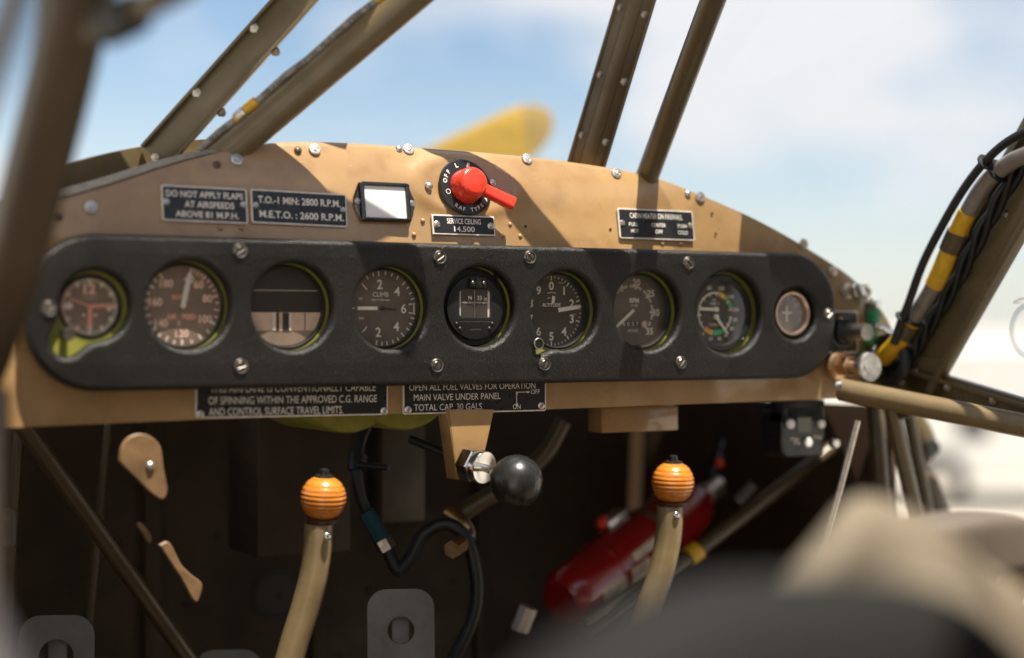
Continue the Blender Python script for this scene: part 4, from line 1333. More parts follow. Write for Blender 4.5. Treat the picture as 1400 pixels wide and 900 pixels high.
# ------------------------------------------------------------------ hose bundle on the right pillar
def hp(lst, dx): return smooth_path([rx_(u, v, d) for u, v, d in lst], 8)
pth = hp(((1206, 490, -.035), (1228, 468, -.035), (1256, 425, -.035), (1280, 385, -.035), (1304, 330, -.034), (1326, 285, -.034), (1350, 248, -.034), (1382, 222, -.034), (1420, 205, -.034), (1500, 170, -.03)), 0)
t = thing('grey_hose', 'grey sleeved hose with yellow bands curving up the right window pillar', 'hose', pth[0])
obj('sleeve', MB().add(tube(pth, .0098, 18)), GREYHOSE, t)
def piece(u0, u1, r, name, m, path=pth, par=t, n=18):
    sel = [c for c in path if u0 <= 700 + FPX * (c - CAM).dot(RGT) / (c - CAM).dot(FWD) <= u1]
    if len(sel) > 1: obj(name, MB().add(tube(sel, r, n)), m, par)
piece(1200, 1250, .0115, 'yellow_band', YELLOW)
piece(1276, 1305, .0112, 'yellow_band', YELLOW)
piece(1306, 1326, .0108, 'yellow_band', YELLOW)
piece(1298, 1312, .0128, 'clip', DARKOL)
piece(1232, 1246, .0130, 'clip', DARKOL)
pth2 = hp(((1222, 470, -.05), (1232, 440, -.05), (1242, 415, -.05), (1262, 360, -.05), (1290, 305, -.05), (1318, 258, -.05), (1346, 222, -.05), (1376, 195, -.05), (1420, 170, -.05), (1500, 120, -.05)), 0)
single('black_cable', 'thin black cable arching beside the grey hose at the right pillar', 'cable', MB().add(tube(pth2, .0050, 14)), RUBBER, pth2[0])
pth3 = hp(((1205, 505, -.02), (1240, 490, -.018), (1268, 450, -.016), (1310, 380, -.016), (1352, 300, -.016), (1400, 220, -.016), (1440, 170, -.016)), 0)
t = thing('wire_harness', 'braided black wire harness lying on the right pillar behind the grey hose', 'cable', pth3[0])
for k in range(3):
    obj('strand', MB().add(tube([c + Vector((-.004 * math.cos(i * .5 + k * 2.1), .006 * math.sin(i * .5 + k * 2.1), .003 * math.cos(i * .5 + k * 2.1))) for i, c in enumerate(pth3)], .0044, 10)), RUBBER, t)
for i, (u, v, lb) in enumerate(((1357, 226, 'upper black cable tie holding the cable to the grey hose'), (1244, 440, 'lower black cable tie bunching the hose and cable'))):
    c = rx_(u, v, -.042)
    j = min(range(len(pth)), key=lambda n: (pth[n] - c).length)
    tan_ = (pth[min(j + 1, len(pth) - 1)] - pth[j - 1]).normalized()
    t = thing('cable_tie', lb, 'cable tie', pth[j], 'black cable ties on the hose bundle')
    Mt = aim(pth[j], tan_)
    cpos = Mt.inverted() @ min(pth2, key=lambda n: (n - pth[j]).length)
    ring = [(math.cos(D2R(a_)) * .0115, math.sin(D2R(a_)) * .0115, 0) for a_ in range(0, 361, 15)]
    obj('loop', MB().add(tube([Mt @ Vector(r_) for r_ in ring], .0024, section=[(-.5, -1.4), (.5, -1.4), (.5, 1.4), (-.5, 1.4)])), RUBBER, t)
    ring = [(cpos.x + math.cos(D2R(a_)) * .0066, cpos.y + math.sin(D2R(a_)) * .0066, 0) for a_ in range(0, 361, 15)]
    obj('loop', MB().add(tube([Mt @ Vector(r_) for r_ in ring], .0022, section=[(-.5, -1.4), (.5, -1.4), (.5, 1.4), (-.5, 1.4)])), RUBBER, t)
    obj('lock', MB().add(box(.010, .009, .007, .001), Mt @ Matrix.Translation((cpos.x * .55, cpos.y * .55, .002)) @ Matrix.Rotation(.5, 4, 'X')), RUBBER, t)
    obj('tail', MB().add(box(.016, .004, .0014, .0003), Mt @ Matrix.Translation((cpos.x * 1.0 + .008, cpos.y * 1.2, .004)) @ Matrix.Rotation(.7, 4, 'Y')), RUBBER, t)
c = rx_(1215, 492, -.03)
single('grommet', 'black rubber grommet where the yellow banded hose enters the dash end', 'grommet', MB().add(tube([c + Vector((0, .030 * math.cos(D2R(a_)), .024 * math.sin(D2R(a_)))) for a_ in range(0, 361, 12)], .008, 12)), RUBBER, c)

# ------------------------------------------------------------------ controls at the right end of the dash
def knob(name, label, cat, u, v, y0, prof, m, parts=(), group=None):
    c = on_y(u, v, y0)
    t = thing(name, label, cat, c, group)
    obj('shaft_knob', MB().add(lathe(prof, 28), pm(c)), m, t)
    for nm, pr, mm, sg in parts: obj(nm, MB().add(lathe(pr, sg), pm(c)), mm, t)
    return t
t = knob('push_knob', 'small polished push knob above the green terminals, left of the hex fitting', 'knob', 1157, 398, .012,
         [(0, 0), (.006, 0), (.006, .012), (.0085, .013), (.0095, .018), (.0085, .023), (0, .024)], CHROME, (('collar', [(.0065, 0), (.0105, 0), (.0105, .003), (.0065, .004)], STEEL, 6),))
t = knob('panel_fitting', 'hexagonal steel fitting with a slotted centre near the dash edge, right of the push knob', 'fitting', 1176, 401, .012,
         [(0, 0), (.0075, 0), (.0075, .013), (.0055, .0135), (.0050, .009), (0, .009)], CHROME, (('nut', [(.008, 0), (.0125, 0), (.0125, .007), (.008, .008)], STEEL, 6),))
# switch plate with knurled knob
c = on_y(1152, 454, .006)
t = thing('switch_plate', 'black square plate edged in metal with a long knurled metal knob', 'switch', c)
M = pm(c)
obj('edge', MB().add(prism(rrect(.060, .052, .004), .002, .0004), M @ Matrix.Translation((-.006, 0, .001))), PLATEEDGE, t)
obj('black_field', MB().add(prism(rrect(.0555, .0475, .003), .0006), M @ Matrix.Translation((-.006, 0, .0013))), PLATE, t)
ink = MB().add(text('I', .004, None, .02), M @ Matrix.Translation((-.024, -.006, .0015)))
for k in range(18):
    a_ = D2R(70 + k * 14); ink.add(box(.0007, .0022, .0002), M @ Matrix.Rotation(a_, 4, 'Z') @ Matrix.Translation((0, .0185, .0015)))
obj('dial_ticks', ink, INK, t, smooth=0)
obj('collar', MB().add(lathe([(0, 0), (.0155, 0), (.0155, .004), (.014, .006), (0, .006)], 32), M @ Matrix.Translation((0, 0, .001))), BLACKM, t)
kp = [(0, 0), (.0092, 0), (.0092, .034), (.0088, .0355), (0, .0358)]
sec = [((1 + .05 * (k % 2)) * math.cos(2 * math.pi * k / 48), (1 + .05 * (k % 2)) * math.sin(2 * math.pi * k / 48)) for k in range(48)]
obj('knurled_knob', MB().add(tube([M @ Vector((.004, 0, .004)), M @ Vector((.004, 0, .040))], .0098, section=sec)), STEEL, t)
# brass fuel knob and big round steel knob
c = on_y(1150, 500, .004); M = pm(c)
t = thing('primer_pump', 'brass hexagon fitting with a broad round steel button, below the switch plate', 'pump knob', c)
obj('flange', MB().add(lathe([(0, 0), (.0175, 0), (.0175, .004), (.0135, .007), (0, .007)], 28), M @ Matrix.Translation((-.006, 0, 0))), BRASS, t)
obj('hexagon', MB().add(cyl(.0128, .018, 6, .001), M @ Matrix.Translation((-.004, 0, .006))), BRASS, t)
obj('shaft', MB().add(cyl(.0065, .040, 20), M @ Matrix.Translation((-.002, 0, .012))), STEEL, t)
obj('button', MB().add(lathe([(0, 0), (.0165, 0), (.0178, .002), (.0178, .008), (.0165, .0105), (0, .011)], 36), M @ Matrix.Translation((.002, -.001, .040))), STEEL, t)
# green terminals and toggles
for i, (u, v, lb) in enumerate(((1194, 433, 'topmost green terminal block of the row beside the dash edge'), (1191, 463, 'middle green terminal block, behind the small toggle'), (1181, 490, 'lowest green terminal block, below the other two'))):
    c = on_y(u, v, .004)
    t = thing('terminal_block', lb, 'terminal block', c, 'green terminal blocks at the right dash end')
    obj('body', MB().add(box(.0125, .012, .0165, .0012), Matrix.Translation(c)), GPLAST, t)
    obj('rib', MB().add(box(.014, .003, .003, .0005), Matrix.Translation(c + Vector((0, -.006, .002)))), GPLAST, t)
    if i < 2: obj('screw', MB().add(cyl(.0055, .009, 18, .001), pm(c + Vector((0, -.002, .0145 if i == 0 else -.013)))), CHROME, t)
single('mounting_strip', 'black strip behind the green terminals at the right dash end', 'strip', MB().add(box(.018, .003, .075, .001), Matrix.Translation(on_y(1192, 455, .0115)) @ Matrix.Rotation(D2R(-8), 4, 'Y')), BLACKM, on_y(1192, 455, .0115))
c = on_y(1198, 447, -.002)
t = thing('toggle_switch', 'small silver toggle lever between the green terminals', 'switch', c)
obj('bush', MB().add(cyl(.0055, .007, 20, .0008), pm(c)), CHROME, t)
obj('lever', MB().add(tube([c + Vector((0, -.005, 0)), c + Vector((.008, -.014, -.006)), c + Vector((.014, -.019, -.010))], [.0028, .0034, .0046], 14)), CHROME, t)

# ------------------------------------------------------------------ throttle bracket, ball knob
c = on_y(643, 600, .003)
t = thing('throttle_control', 'black ball knob on a steel shaft and nut, under the dash', 'throttle', c)
o = [on_y(u, v, .003) for u, v in ((612, 560), (625, 656), (656, 650), (676, 560))]
o2 = [(p_.x - c.x, p_.z - c.z) for p_ in o]
obj('bracket', MB().add(prism(o2, .0025, .0006), pm(c)), TAN, t)
side = [on_y(612, 560, .003), on_y(625, 656, .003)]
obj('bracket_flange', MB().add(bar(side[0] + Vector((.001, .012, 0)), side[1] + Vector((.001, .012, 0)), .0022, .024, Vector((1, 0, 0)), .0006)), TAN, t)
ax = Vector((.28, -.95, -.12)).normalized()
n0 = on_y(640, 634, .001)
obj('nut', MB().add(cyl(.0190, .016, 6, .0014), aim(n0 - ax * .002, ax)), CHROME, t)
obj('collar', MB().add(lathe([(0, .014), (.0150, .014), (.0172, .016), (.0175, .0235), (.0168, .025), (.0155, .0247), (.0065, .0238), (0, .0238)], 40), aim(n0, ax)), CHROME, t)
bc = on_y(706, 658, -.068)
obj('shaft', MB().add(tube([n0 + ax * .022, bc], .0042, 18)), CHROME, t)
obj('shaft_sleeve', MB().add(tube([n0 + (bc - n0) * .52, bc], .0050, 18)), STEEL, t)
BALLM = mat('worn_black_ball', (0.016, 0.015, 0.0145), 0.30, var=0.25, vscale=60, bump=0.08, bscale=200, rvar=0.1, coat=0.1)
obj('ball_knob', MB().add(ball(.0272, 48, 32), aim(bc, ax)), BALLM, t)

# ------------------------------------------------------------------ two levers with turned wooden knobs
def lever(label, u, v, y, path, rk, tilt):
    c = on_y(u, v, y)
    t = thing('hand_lever', label, 'lever', c, 'levers with ringed wooden knobs')
    stem = smooth_path([on_y(a_, b_, yy) for a_, b_, yy in path], 8)
    top = (stem[0] - stem[3]).normalized()
    obj('stem', MB().add(tube(stem, rk * .62, 26)), LEVERM, t)
    Mk = aim(c, top)
    prof = []
    N = 60
    for k in range(N + 1):
        a_ = math.pi * k / N
        z_ = -math.cos(a_)
        r_ = math.sin(a_) ** .9
        groove = 0
        prof.append([rk * r_, rk * .98 * z_])
    for gz in (-.42, -.24, -.05, .14, .33, .55):
        for pr in prof:
            pr[0] -= rk * .035 * math.exp(-((pr[1] / rk - gz) / .030) ** 2)
    prof[0][0] = prof[-1][0] = 0
    kn = obj('wooden_knob', MB().add(lathe(prof, 56), Mk), WOOD, t, origin=c)
    gm = MB()
    for gz in (-.42, -.24, -.05, .14, .33, .55):
        rr = math.sqrt(max(0, 1 - (gz / .98) ** 2)) ** .95 * rk - rk * .020
        gm.add(lathe([(rr - .001, rk * (gz - .034)), (rr, rk * (gz - .018)), (rr, rk * (gz + .018)), (rr - .001, rk * (gz + .034))], 56), Mk)
    obj('burnt_rings', gm, BURN, t)
    obj('cap_nut', MB().add(lathe([(rk * .42, rk * .86), (rk * .42, rk * .98), (rk * .30, rk * 1.03), (rk * .20, rk * 1.03), (rk * .20, rk * 1.24), (rk * .12, rk * 1.28), (0, rk * 1.28)], 24), Mk), BLACKM, t)
    obj('ferrule', MB().add(lathe([(rk * .66, -rk * 1.06), (rk * .68, -rk * .90), (rk * .52, -rk * .80), (0, -rk * .80)], 32), Mk), BURN, t)
    return t, stem
t, stem = lever('lever with ringed orange wood knob, left of the black ball knob', 442, 681, .012,
                ((436, 716, .012), (434, 750, .014), (428, 790, .017), (416, 835, .022), (402, 880, .027), (385, 940, .033), (365, 1010, .04)), .0235, 0)
put(rivet_vf(.0048), aim(on_y(447, 733, -.004), (.25, -1, .15)), t, 'screw', CHROME)
t, stem = lever('lever with ringed wood knob, in front of the red extinguisher', 920, 660, .012,
                ((916, 692, .012), (915, 722, .013), (911, 752, .015), (902, 790, .018), (888, 830, .022), (870, 890, .028), (850, 960, .037)), .0245, 0)
put(rivet_vf(.0046), aim(on_y(925, 704, -.003), (.2, -1, .15)), t, 'screw', CHROME)

# ------------------------------------------------------------------ timer box under the right of the dash
c = on_y(1099, 590, .03); M = pm(c)
t = thing('panel_timer', 'black box with display and pale buttons, under the dash right end', 'timer', c)
obj('case', MB().add(prism(rrect(.067, .062, .010), .040, .002), M), BLACKM, t)
obj('upper_case', MB().add(box(.067, .028, .024, .002), M @ Matrix.Translation((0, .024, -.012))), BLACKM, t)
obj('display', MB().add(box(.021, .018, .001), M @ Matrix.Translation((0, .008, .0006))), LCD, t)
for u, v, r_ in ((1080, 580, .0062), (1122, 580, .0056), (1104, 605, .0062)):
    q_ = on_y(u, v, .029); obj('button', MB().add(lathe([(0, 0), (r_, 0), (r_, .002), (r_ * .8, .0035), (0, .0038)], 24), pm(q_)), WHITE, t)
q_ = on_y(1137, 606, .028); obj('side_knob', MB().add(cyl(.0058, .010, 20, .001), pm(q_)), STEEL, t)
ink = MB()
for k, (u, v, s_) in enumerate(((1087, 601, 'START'), (1118, 598, 'MODE'), (1090, 606, 'STOP'))): ink.add(text(s_, .0032, None, .02), pm(on_y(u, v, .0295), 0, .15))
obj('lettering', ink, INK, t, smooth=0)

WALLM2 = mat('equipment_paint', (0.075, 0.060, 0.046), 0.55, var=0.3, vscale=25)
# ------------------------------------------------------------------ under-dash: cans, boxes, hoses, pedals, extinguisher
t = None
for u, v, y0, r_, lb in ((478, 515, .055, .060, 'yellow green instrument can showing under the dash, behind the spinning plate'), (555, 508, .045, .063, 'second yellow green instrument can, right of and in front of the first')):
    c = on_y(u, v, y0)
    single('instrument_can', lb, 'instrument can', MB().add(lathe([(0, -.14), (r_ * .98, -.14), (r_, -.135), (r_, -.004), (r_ * .97, 0), (0, 0)], 48), pm(c)), GREEN, c, 'yellow green cans under the dash')
c = on_y(866, 572, .075)
single('shelf_bracket', 'tan sheet bracket catching the sun under the dash, above the right lever', 'bracket', MB().add(box(.108, .03, .030, .002), Matrix.Translation(c)), TAN, c)
# firewall and cabin walls
FW = .62
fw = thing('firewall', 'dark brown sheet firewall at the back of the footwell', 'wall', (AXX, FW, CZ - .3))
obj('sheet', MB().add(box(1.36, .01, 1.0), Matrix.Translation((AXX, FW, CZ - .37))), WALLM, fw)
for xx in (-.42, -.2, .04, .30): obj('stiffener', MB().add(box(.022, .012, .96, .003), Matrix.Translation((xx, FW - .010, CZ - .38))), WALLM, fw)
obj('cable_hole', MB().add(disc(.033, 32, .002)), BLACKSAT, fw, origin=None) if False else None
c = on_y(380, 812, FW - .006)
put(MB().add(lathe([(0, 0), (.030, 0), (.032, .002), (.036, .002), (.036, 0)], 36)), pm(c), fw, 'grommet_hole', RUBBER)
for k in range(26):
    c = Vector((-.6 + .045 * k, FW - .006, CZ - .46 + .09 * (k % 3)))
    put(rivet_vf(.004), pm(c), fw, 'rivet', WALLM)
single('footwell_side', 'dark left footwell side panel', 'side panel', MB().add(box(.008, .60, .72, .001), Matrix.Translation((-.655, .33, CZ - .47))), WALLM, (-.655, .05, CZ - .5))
single('side_light_block', 'unseen dark left cockpit side, added to block light below the door opening', 'side panel', MB().add(box(.008, .40, .80, .001), Matrix.Translation((-.630, -.20, CZ - .44))), WALLM, (-.63, -.2, CZ - .44))  # unseen panel added to keep door light off the lower left
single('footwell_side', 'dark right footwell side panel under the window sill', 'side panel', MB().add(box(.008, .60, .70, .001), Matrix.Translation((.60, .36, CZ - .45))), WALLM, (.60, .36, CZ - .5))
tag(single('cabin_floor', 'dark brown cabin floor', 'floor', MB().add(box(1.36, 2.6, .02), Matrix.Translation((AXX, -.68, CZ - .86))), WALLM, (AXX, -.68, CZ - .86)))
# dark diagonal tube, left
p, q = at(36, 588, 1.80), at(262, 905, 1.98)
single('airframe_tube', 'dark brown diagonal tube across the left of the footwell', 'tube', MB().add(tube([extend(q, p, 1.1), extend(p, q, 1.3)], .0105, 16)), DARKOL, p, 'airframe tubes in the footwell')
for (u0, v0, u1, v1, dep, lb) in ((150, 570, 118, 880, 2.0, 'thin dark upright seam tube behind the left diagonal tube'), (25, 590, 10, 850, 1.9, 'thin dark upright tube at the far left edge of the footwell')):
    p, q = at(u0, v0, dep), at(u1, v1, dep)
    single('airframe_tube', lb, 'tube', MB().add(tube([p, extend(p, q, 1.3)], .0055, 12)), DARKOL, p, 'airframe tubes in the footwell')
# sun patches on the footwell wall, built as tan plates
SUNP = 'tan plates standing in for sun patches in the footwell'
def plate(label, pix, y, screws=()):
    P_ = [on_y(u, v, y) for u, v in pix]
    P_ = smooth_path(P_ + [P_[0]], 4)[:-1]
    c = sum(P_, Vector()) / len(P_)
    t = thing('sun_patch_plate', label, 'plate', c, SUNP)
    obj('plate', MB().add(prism([(p_.x - c.x, p_.z - c.z) for p_ in P_], .004, .0012), pm(c)), SUNPATCHM, t)
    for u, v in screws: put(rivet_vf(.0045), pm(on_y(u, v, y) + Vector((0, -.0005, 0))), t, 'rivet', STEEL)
plate('sun patch built as a tan plate with a rounded top and one rivet, left of the wooden knob', [(163, 631), (214, 680), (229, 674), (224, 640), (220, 612), (208, 598), (192, 593), (176, 598), (166, 612)], -.002, ((205, 637),))
plate('small slanting sun patch built as a tan plate, lower left of the footwell', [(218, 745), (247, 790), (268, 824), (277, 800), (262, 786), (248, 772), (232, 742)], .03)
plate('tiny sun patch built as a tan plate between the two larger ones', [(188, 718), (203, 742), (208, 736), (200, 722), (192, 714)], .02)
# grey box panel hanging behind, brown duct
c = at(540, 640, 2.1)
single('equipment_box', 'dull grey brown box on the firewall behind the teal fitting', 'box', MB().add(box(.060, .05, .13, .003), Matrix.Translation(c)), WALLM2, c)
c = at(395, 640, 2.05)
single('air_duct', 'dark brown box duct behind the left wooden knob', 'duct', MB().add(box(.12, .10, .20, .004), Matrix.Translation(c)), WALLM, c)
# hydraulic line with teal fittings
pts = smooth_path([at(u, v, dd) for u, v, dd in ((505, 575, 1.95), (492, 610, 1.94), (488, 650, 1.93), (497, 690, 1.93), (515, 725, 1.93), (530, 752, 1.93))], 6)
t = thing('brake_line', 'black hydraulic line with a teal fitting, right of the left wooden knob', 'hydraulic line', pts[0])
obj('line', MB().add(tube(pts, .0062, 16)), RUBBER, t)
obj('collar', MB().add(tube(pts[8:12], .011, 16)), RUBBER, t)
obj('fitting', MB().add(tube([at(500, 700, 1.92), at(522, 738, 1.92)], .0098, 8)), TEAL, t)
obj('fitting_nut', MB().add(tube([at(522, 738, 1.92), at(530, 752, 1.92)], .0110, 6)), DARKSTEEL, t)
obj('lever_arm', MB().add(tube([at(490, 636, 1.92), at(532, 640, 1.90)], .004, 10)), RUBBER, t)
pts = smooth_path([at(u, v, 1.95) for u, v in ((530, 752), (545, 780), (562, 762), (580, 730), (612, 716), (640, 742), (652, 800), (645, 850), (618, 905))], 6)
single('black_hose', 'thick black rubber hose looping behind the ball knob', 'hose', MB().add(tube(pts, .0078, 16)), RUBBER, pts[0])
t = thing('pipe_elbow', 'brown pipe elbow with two pale ends, where the black hose loops', 'pipe fitting', at(628, 720, 2.0))
obj('elbow', MB().add(tube(smooth_path([at(612, 700, 1.99), at(632, 716, 1.98), (at(640, 735, 1.97)), at(624, 748, 1.93)], 5), .0095, 14)), BRASS, t)
obj('end_nut', MB().add(tube([at(628, 745, 1.93), at(618, 752, 1.91)], .0105, 6)), BRASS, t)
pts = smooth_path([at(u, v, 2.0) for u, v in ((770, 575), (745, 620), (700, 660), (650, 690), (610, 720))], 6)
single('conduit', 'dark conduit curving down behind the ball knob', 'conduit', MB().add(tube(pts, .011, 14)), DARKOL, pts[0])
p, q = at(560, 600, 1.90), at(636, 632, 1.88)
single('link_rod', 'thin black rod pointing at the throttle bracket from behind', 'rod', MB().add(tube([p, q], .0048, 12)), RUBBER, p)
# rudder pedals
RP = 'grey rudder pedal plates at the bottom of the footwell'
for u, v, wpx, dep, hole, lb in ((548, 862, 90, 1.86, (548, 862), 'grey pedal plate with a round hole, right of the left lever'), (77, 898, 100, 1.80, (77, 892), 'grey pedal plate with a large hole in the lower left corner'), (312, 945, 90, 1.98, None, 'grey pedal plate with only its rounded top showing, left of the left lever')):
    c = at(u, v, dep); s_ = dep / FPX
    w = wpx * s_; h = 110 * s_
    t = thing('rudder_pedal', lb, 'pedal', c, RP)
    outl = [rrect(w, h * 2.0, w * .28, 8, 0, -h * .5)]
    if hole: outl.append(circle2(.0155 if u > 500 else .019, 32, 0, 0))
    Mp = Matrix.Translation(c) @ Matrix.Rotation(-YAW * .75, 4, 'Z') @ Matrix.Rotation(D2R(-8), 4, 'X') @ PANEL
    obj('plate', MB().add(filled(outl, .0012, .0008, 2), Mp), GREYPL, t)
    obj('pivot_pin', MB().add(tube([Mp @ Vector((-w * .62, -h * 1.35, -.006)), Mp @ Vector((w * .62, -h * 1.35, -.006))], .006, 14)), STEEL, t)
    obj('pedal_arm', MB().add(box(.02, .30, .012, .002), Mp @ Matrix.Translation((0, -h * 1.5, -.012))), GREYPL, t)
c = at(716, 846, 2.05)
single('valve_fitting', 'small pale pipe fitting at the foot of the extinguisher', 'fitting', MB().add(tube([at(710, 862, 2.05), at(722, 830, 2.05)], .012, 8)), STEEL, c)
# fire extinguisher
p, q = at(772, 822, 2.12), at(955, 684, 2.30)
axx = (q - p).normalized()
t = thing('fire_extinguisher', 'red fire extinguisher lying slanted in a bracket behind the right lever', 'fire extinguisher', p)
Mx = aim(p, axx); L = (q - p).length
obj('cylinder', MB().add(lathe([(0, -.008), (.030, -.006), (.038, .004), (.040, .02), (.040, L - .04), (.034, L - .012), (.016, L), (.014, L + .02), (0, L + .02)], 40), Mx), REDM, t)
# label patch wraps the side facing us
toc = (CAM - p); toc = (toc - axx * toc.dot(axx)).normalized(); dn = axx.cross(toc)
if dn.z > 0: dn = -dn
def wrap(a0, a1, l0, l1, r_):
    vv, ff = [], []
    for i in range(9):
        a_ = D2R(a0 + (a1 - a0) * i / 8)
        n_ = toc * math.cos(a_) + dn * math.sin(a_)
        vv += [p + axx * l0 + n_ * r_, p + axx * l1 + n_ * r_]
    for i in range(8): ff.append((2 * i, 2 * i + 1, 2 * i + 3, 2 * i + 2))
    k = MB(); k.v = vv; k.f = ff
    return k
obj('label', wrap(28, 85, .03, .125, .0404), LABELM, t)
obj('pale_stripe', wrap(5, 22, .10, .165, .0404), LABELM, t)
for l0 in (.075, .165):
    obj('strap', MB().add(lathe([(.0402, l0), (.0418, l0 + .001), (.0418, l0 + .011), (.0402, l0 + .012)], 40), Mx), REDM if l0 < .1 else DARKOL, t)
up_ = -dn
obj('latch', MB().add(box(.022, .020, .040, .003), Matrix.Translation(p + axx * .135 + up_ * .044 + toc * .006) @ aim((0, 0, 0), axx)), STEEL, t)
obj('latch_pin', MB().add(ball(.010, 16, 10), Matrix.Translation(p + axx * .118 + up_ * .050 + toc * .008)), RED, t)
obj('handle', MB().add(tube([q + axx * .01, q + axx * .05 + up_ * .02, q + axx * .10 + up_ * .045], [.010, .012, .010], 12)), BLACKM, t)
obj('valve_head', MB().add(cyl(.016, .035, 20, .002), aim(q + axx * .012, axx)), STEEL, t)
obj('safety_pin', MB().add(ball(.007, 14, 8), Matrix.Translation(at(984, 633, 2.3))), RED, t)
p2, q2 = at(800, 852, 2.08), at(905, 782, 2.16)
obj('mount_rail', MB().add(bar(p2, q2, .012, .010, Vector((0, 0, 1)), .001)), DARKOL, t)
p2, q2 = at(1008, 686, 2.25), at(1030, 662, 2.25)
single('pale_tube_end', 'short pale tube end lying right of the right wooden knob', 'pipe', MB().add(tube([p2, q2], .0075, 14)), GREYPL, p2)
# small hinge at the far left
c = at(8, 722, 1.75)
t = thing('hinge_bracket', 'small grey hinge plate with two bolts at the left edge of the footwell', 'bracket', c)
obj('plate', MB().add(prism(rrect(.020, .040, .006), .003, .0005), Matrix.Translation(c) @ Matrix.Rotation(-YAW, 4, 'Z') @ PANEL), GREYPL, t)
for dz in (-.013, .012): put(bolt_vf(.0045, .006), Matrix.Translation(c + Vector((0, -.002, dz))) @ PANEL, t, 'bolt', DARKSTEEL)

# ------------------------------------------------------------------ left door post, near the camera (plane X = XL)
XL = -.60
def lxp(u, v, dx=0.0): return on_x(u, v, XL + dx)
pts = smooth_path([lxp(118, -60), lxp(84, 100), lxp(50, 235), lxp(14, 370), lxp(-30, 500), lxp(-90, 640)], 5)
sec = []
for k in range(24):
    a_ = 2 * math.pi * k / 24; ca, sa = math.cos(a_), math.sin(a_)
    sec.append((math.copysign(abs(ca) ** .55, ca) * .75, math.copysign(abs(sa) ** .55, sa)))
t = thing('door_post', 'thick dark brown sloping post close to the camera at the left edge', 'door post', pts[8])
obj('post', MB().add(tube(pts, .0215, section=sec)), POSTM, t)
br = [lxp(128, 45, .0), lxp(165, 25, .01), lxp(215, 0, .02), lxp(260, -25, .03)]
obj('latch_arm', MB().add(tube(smooth_path(br, 5), .0085, 14)), DARKOL, t)
obj('latch_collar', MB().add(tube([lxp(146, 36, .004), lxp(185, 17, .014)], .0135, 16)), RUBBER, t)
p, q = lxp(28, -20, -.12), lxp(-22, 120, -.12)
single('door_edge', 'dark tube of the open left door at the top left corner', 'door frame', MB().add(tube([extend(q, p, 1.4), extend(p, q, 2.0)], .008, 14)), DARKOL, p)
p, q = at(-62, 790, .80), at(0, 930, .80)
single('door_sill', 'pale grey blurred sill tube in the bottom left corner', 'door sill', MB().add(tube([extend(q, p, 2.0), extend(p, q, 1.5)], .014, 16)), GREYP, p)

# ------------------------------------------------------------------ seats
def seat_back(name, label, c, w, h, d_, m, rot=0.0, lean=0.0, e=3.2, fold=.006, roll=0.0):
    vv, ff = [], []
    nu, nv = 56, 40
    for i in range(nv + 1):
        th_ = -math.pi / 2 + math.pi * i / nv
        for k in range(nu):
            ph = 2 * math.pi * k / nu
            def sp(x_, p_): return math.copysign(abs(x_) ** (2 / p_), x_)
            x_ = w / 2 * sp(math.cos(th_), e) * sp(math.cos(ph), e)
            y_ = d_ / 2 * sp(math.cos(th_), e) * sp(math.sin(ph), 2.4)
            z_ = h / 2 * sp(math.sin(th_), e)
            vv.append(Vector((x_, y_, z_)) + Vector((0, noise.noise(Vector((x_ * 16, 3.3, z_ * 16))), noise.noise(Vector((x_ * 9, y_ * 9, z_ * 9))))) * fold)
    for i in range(nv):
        for k in range(nu):
            j = (k + 1) % nu
            ff.append((i * nu + k, i * nu + j, i * nu + nu + j, i * nu + nu + k))
    Mx = Matrix.Translation(c) @ Matrix.Rotation(rot, 4, 'Z') @ Matrix.Rotation(lean, 4, 'X') @ Matrix.Rotation(roll, 4, 'Y')
    g = MB(); g.v = [Mx @ p_ for p_ in vv]; g.f = ff
    return g
c = Vector((.095, -.534, CZ - .183))
t = thing('seat', 'right seat with a brown vinyl shoulder roll below the right window', 'seat', c)
obj('shoulder_roll', seat_back('b', '', c, .21, .056, .060, SEATG, e=5), SEATG, t, smooth=60)
for dx in (-.09, .075): obj('seat_upright', MB().add(tube([c + Vector((dx, .01, .0)), c + Vector((dx, .06, -.42))], .011, 14)), DARKOL, t)
obj('seat_cushion', seat_back('c', '', c + Vector((.14, .16, -.30)), .42, .13, .56, SEATG), CANVAS, t, smooth=60)
c = Vector((-.300, -.873, CZ - .380))
t = thing('seat', 'left seat nearest the camera, tan canvas back with a black headrest pad', 'seat', c)
obj('backrest', seat_back('b', '', c, .40, .54, .12, CANVAS, .12, 0, 2.2, .040, .36), CANVAS, t, smooth=60)
obj('seat_cushion', seat_back('d', '', Vector((-.30, -.50, CZ - .46)), .44, .13, .56, CANVAS, 0, 0, 3.5), CANVAS, t, smooth=60)  # unseen cushion added to bounce sunlight up onto the dials
obj('headrest_pad', seat_back('c', '', Vector((-.470, -1.03, CZ - .200)), .30, .20, .10, VINYL, 0, 0, 2.5), VINYL, t, smooth=60)
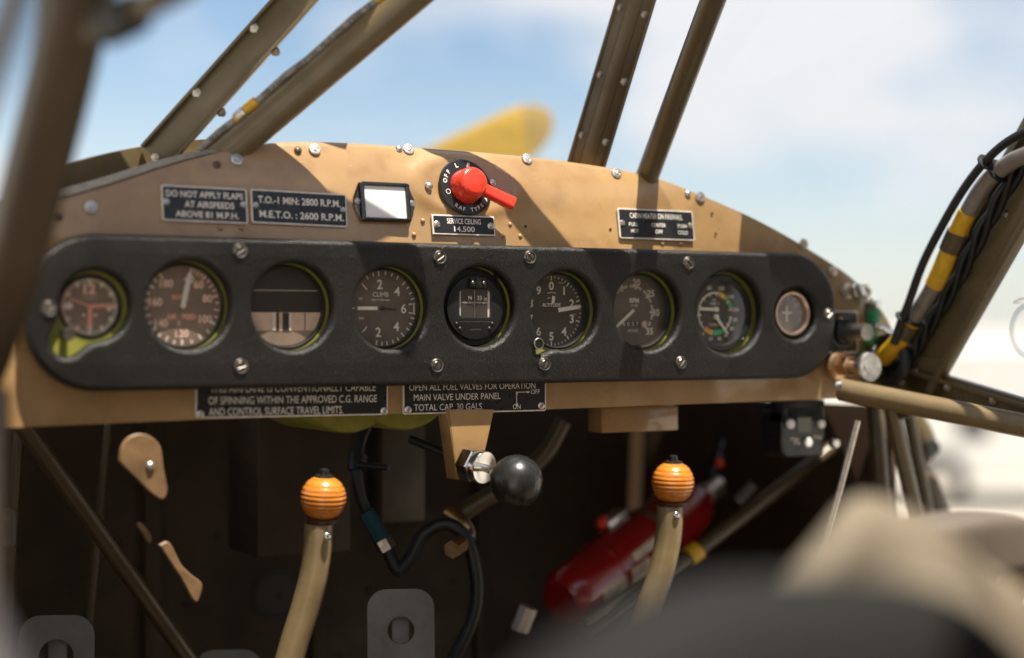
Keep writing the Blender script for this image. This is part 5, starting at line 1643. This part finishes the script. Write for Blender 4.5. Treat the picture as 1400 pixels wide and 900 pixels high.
# lower right door diagonal and the dark hinge strut outside the gap
p, q = rx_(1420, 745), rx_(1335, 885)
single('door_diagonal', 'tan diagonal bar of the right door in the bottom right corner', 'door frame', MB().add(bar(extend(q, p, 1.5), extend(p, q, 1.6), .034, .012, Vector((0, 1, .4)), .002)), TAN, p)
pts = [at(u, v, 2.35) for u, v in ((1246, 560), (1256, 590), (1264, 615), (1261, 632), (1252, 645), (1264, 660), (1276, 700), (1290, 760))]
t = thing('wing_strut_fitting', 'dark lumpy strut fitting seen through the gap below the right window', 'strut', pts[2])
obj('fitting', MB().add(tube(smooth_path(pts, 4), [.010 + .009 * math.sin(math.pi * min(1, k / 11)) if k < 14 else .0155 + .0006 * (k - 14) for k in range(29)], 16)), DARKOL, t)
obj('knob', MB().add(tube([at(1262, 612, 2.35), at(1272, 610, 2.34), at(1276, 612, 2.33)], [.006, .012, .010], 12)), BLACKM, t)

# ------------------------------------------------------------------ unseen roof, its skylight shaped for the dash shadows; wing, rear bulkhead
ZR = CZ + .42
SUN_CUT = [(-.278, -.012), (-.274, -.043), (-.198, -.068), (-.116, -.088), (-.25, -.118), (-.515, -.120), (-.515, -.34), (-.57, -.40), (-.57, -1.45), (-.30, -1.15), (.10, -1.0), (.52, -.95),
        (.52, -.3), (.585, -.26), (.585, -.18), (.50, -.15), (.36, -.128), (.331, -.093), (.339, -.071), (.34, -.012)]
t = thing('cabin_roof', 'unseen olive cabin roof, skylight cut to shape the sun on the dash', 'roof', (0, -.7, ZR))
border = [(-.66, -1.62), (.66, -1.62), (.66, -.16), (.40, .02), (-.66, .02)]
obj('roof_skin', MB().add(filled([border, SUN_CUT], .004), Matrix.Translation((0, 0, ZR))), OLIVE, t, smooth=30)
obj('skylight_pane', MB().add(prism(SUN_CUT if False else [(-.58, -1.5), (.59, -1.5), (.59, -.14), (.40, -.002), (-.58, -.002)], .002), Matrix.Translation((0, 0, ZR + .009))), PERSPEX, t, smooth=0)
for a_, b_ in (((-.10, .000), (.155, -.125)),):  # unseen tube added to throw the slanting shadow band across the dash
    obj('shadow_tube', MB().add(tube([(a_[0], a_[1], ZR - .03), (b_[0], b_[1], ZR - .03)], .0115, 18)), OLIVE, t)
for s, lb in ((-1, 'left wing root panel above the open door'), (1, 'right wing root panel beyond the right window')):
    w = MB()
    o_ = [(-1.62, .0), (-1.0, -.03), (-.4, -.05), (.05, .0), (.01, .06), (-.4, .11), (-1.1, .08)]
    vv = []; ff = []
    for xx in (.665, 4.8):
        vv += [Vector((s * xx, y_ - (.10 if s > 0 else 0), ZR + z_ + (.03 if s > 0 else .01))) for y_, z_ in o_]
    n = len(o_)
    ff = [tuple(range(n)), tuple(range(2 * n - 1, n - 1, -1))] + [(i, (i + 1) % n, n + (i + 1) % n, n + i) for i in range(n)]
    w.v = vv; w.f = ff
    single('wing', lb, 'wing', w, WINGP, (s * 1.5, -.8, ZR))
single('rear_bulkhead', 'cream lined bulkhead behind the seats', 'wall', MB().add(box(1.30, .012, 1.26, .002), Matrix.Translation((0, -1.62, CZ - .23))), LINING, (0, -1.62, CZ - .2))
single('cabin_side', 'cream lined right cabin side panel behind the door', 'side panel', MB().add(box(.008, 1.16, 1.26, .001), Matrix.Translation((.652, -1.04, CZ - .23))), LINING, (.652, -1.24, CZ - .2))

# ================================================================== OUTSIDE
c0 = at(1330, 600, 19.5)
t = thing('parked_van', 'white parked van blurred beyond the right window', 'van', Vector((c0.x, c0.y, 0)))
Mv = Matrix.Translation((c0.x, c0.y, 0)) @ Matrix.Rotation(-YAW, 4, 'Z')
VB = [(-1.2, .35), (2.9, .35), (2.9, .95), (2.3, 1.15), (1.9, 1.80), (-1.2, 1.85)]
body = MB().add(prism([(x_, z_) for x_, z_ in VB], 1.7, .05), Mv @ Matrix.Translation((0, -.85, 0)) @ PANEL)
obj('body', body, VANW, t)
obj('window', MB().add(box(.36, .03, .42, .02), Mv @ Matrix.Translation((-.22, -.86, 1.02))), VANG, t)
obj('window', MB().add(box(.55, .03, .42, .02), Mv @ Matrix.Translation((1.45, -.86, 1.35))), VANG, t)
for x_ in (-.6, 2.2):
    w_ = obj('wheel', MB().add(lathe([(0, -.1), (.3, -.1), (.33, -.06), (.33, .06), (.3, .1), (0, .1)], 28), Mv @ Matrix.Translation((x_, -.8, .33)) @ PANEL), TYRE, t)
    obj('rim', MB().add(lathe([(0, .09), (.18, .09), (.18, .105), (0, .12)], 24), Mv @ Matrix.Translation((x_, -.8, .33)) @ PANEL), STEEL, w_)
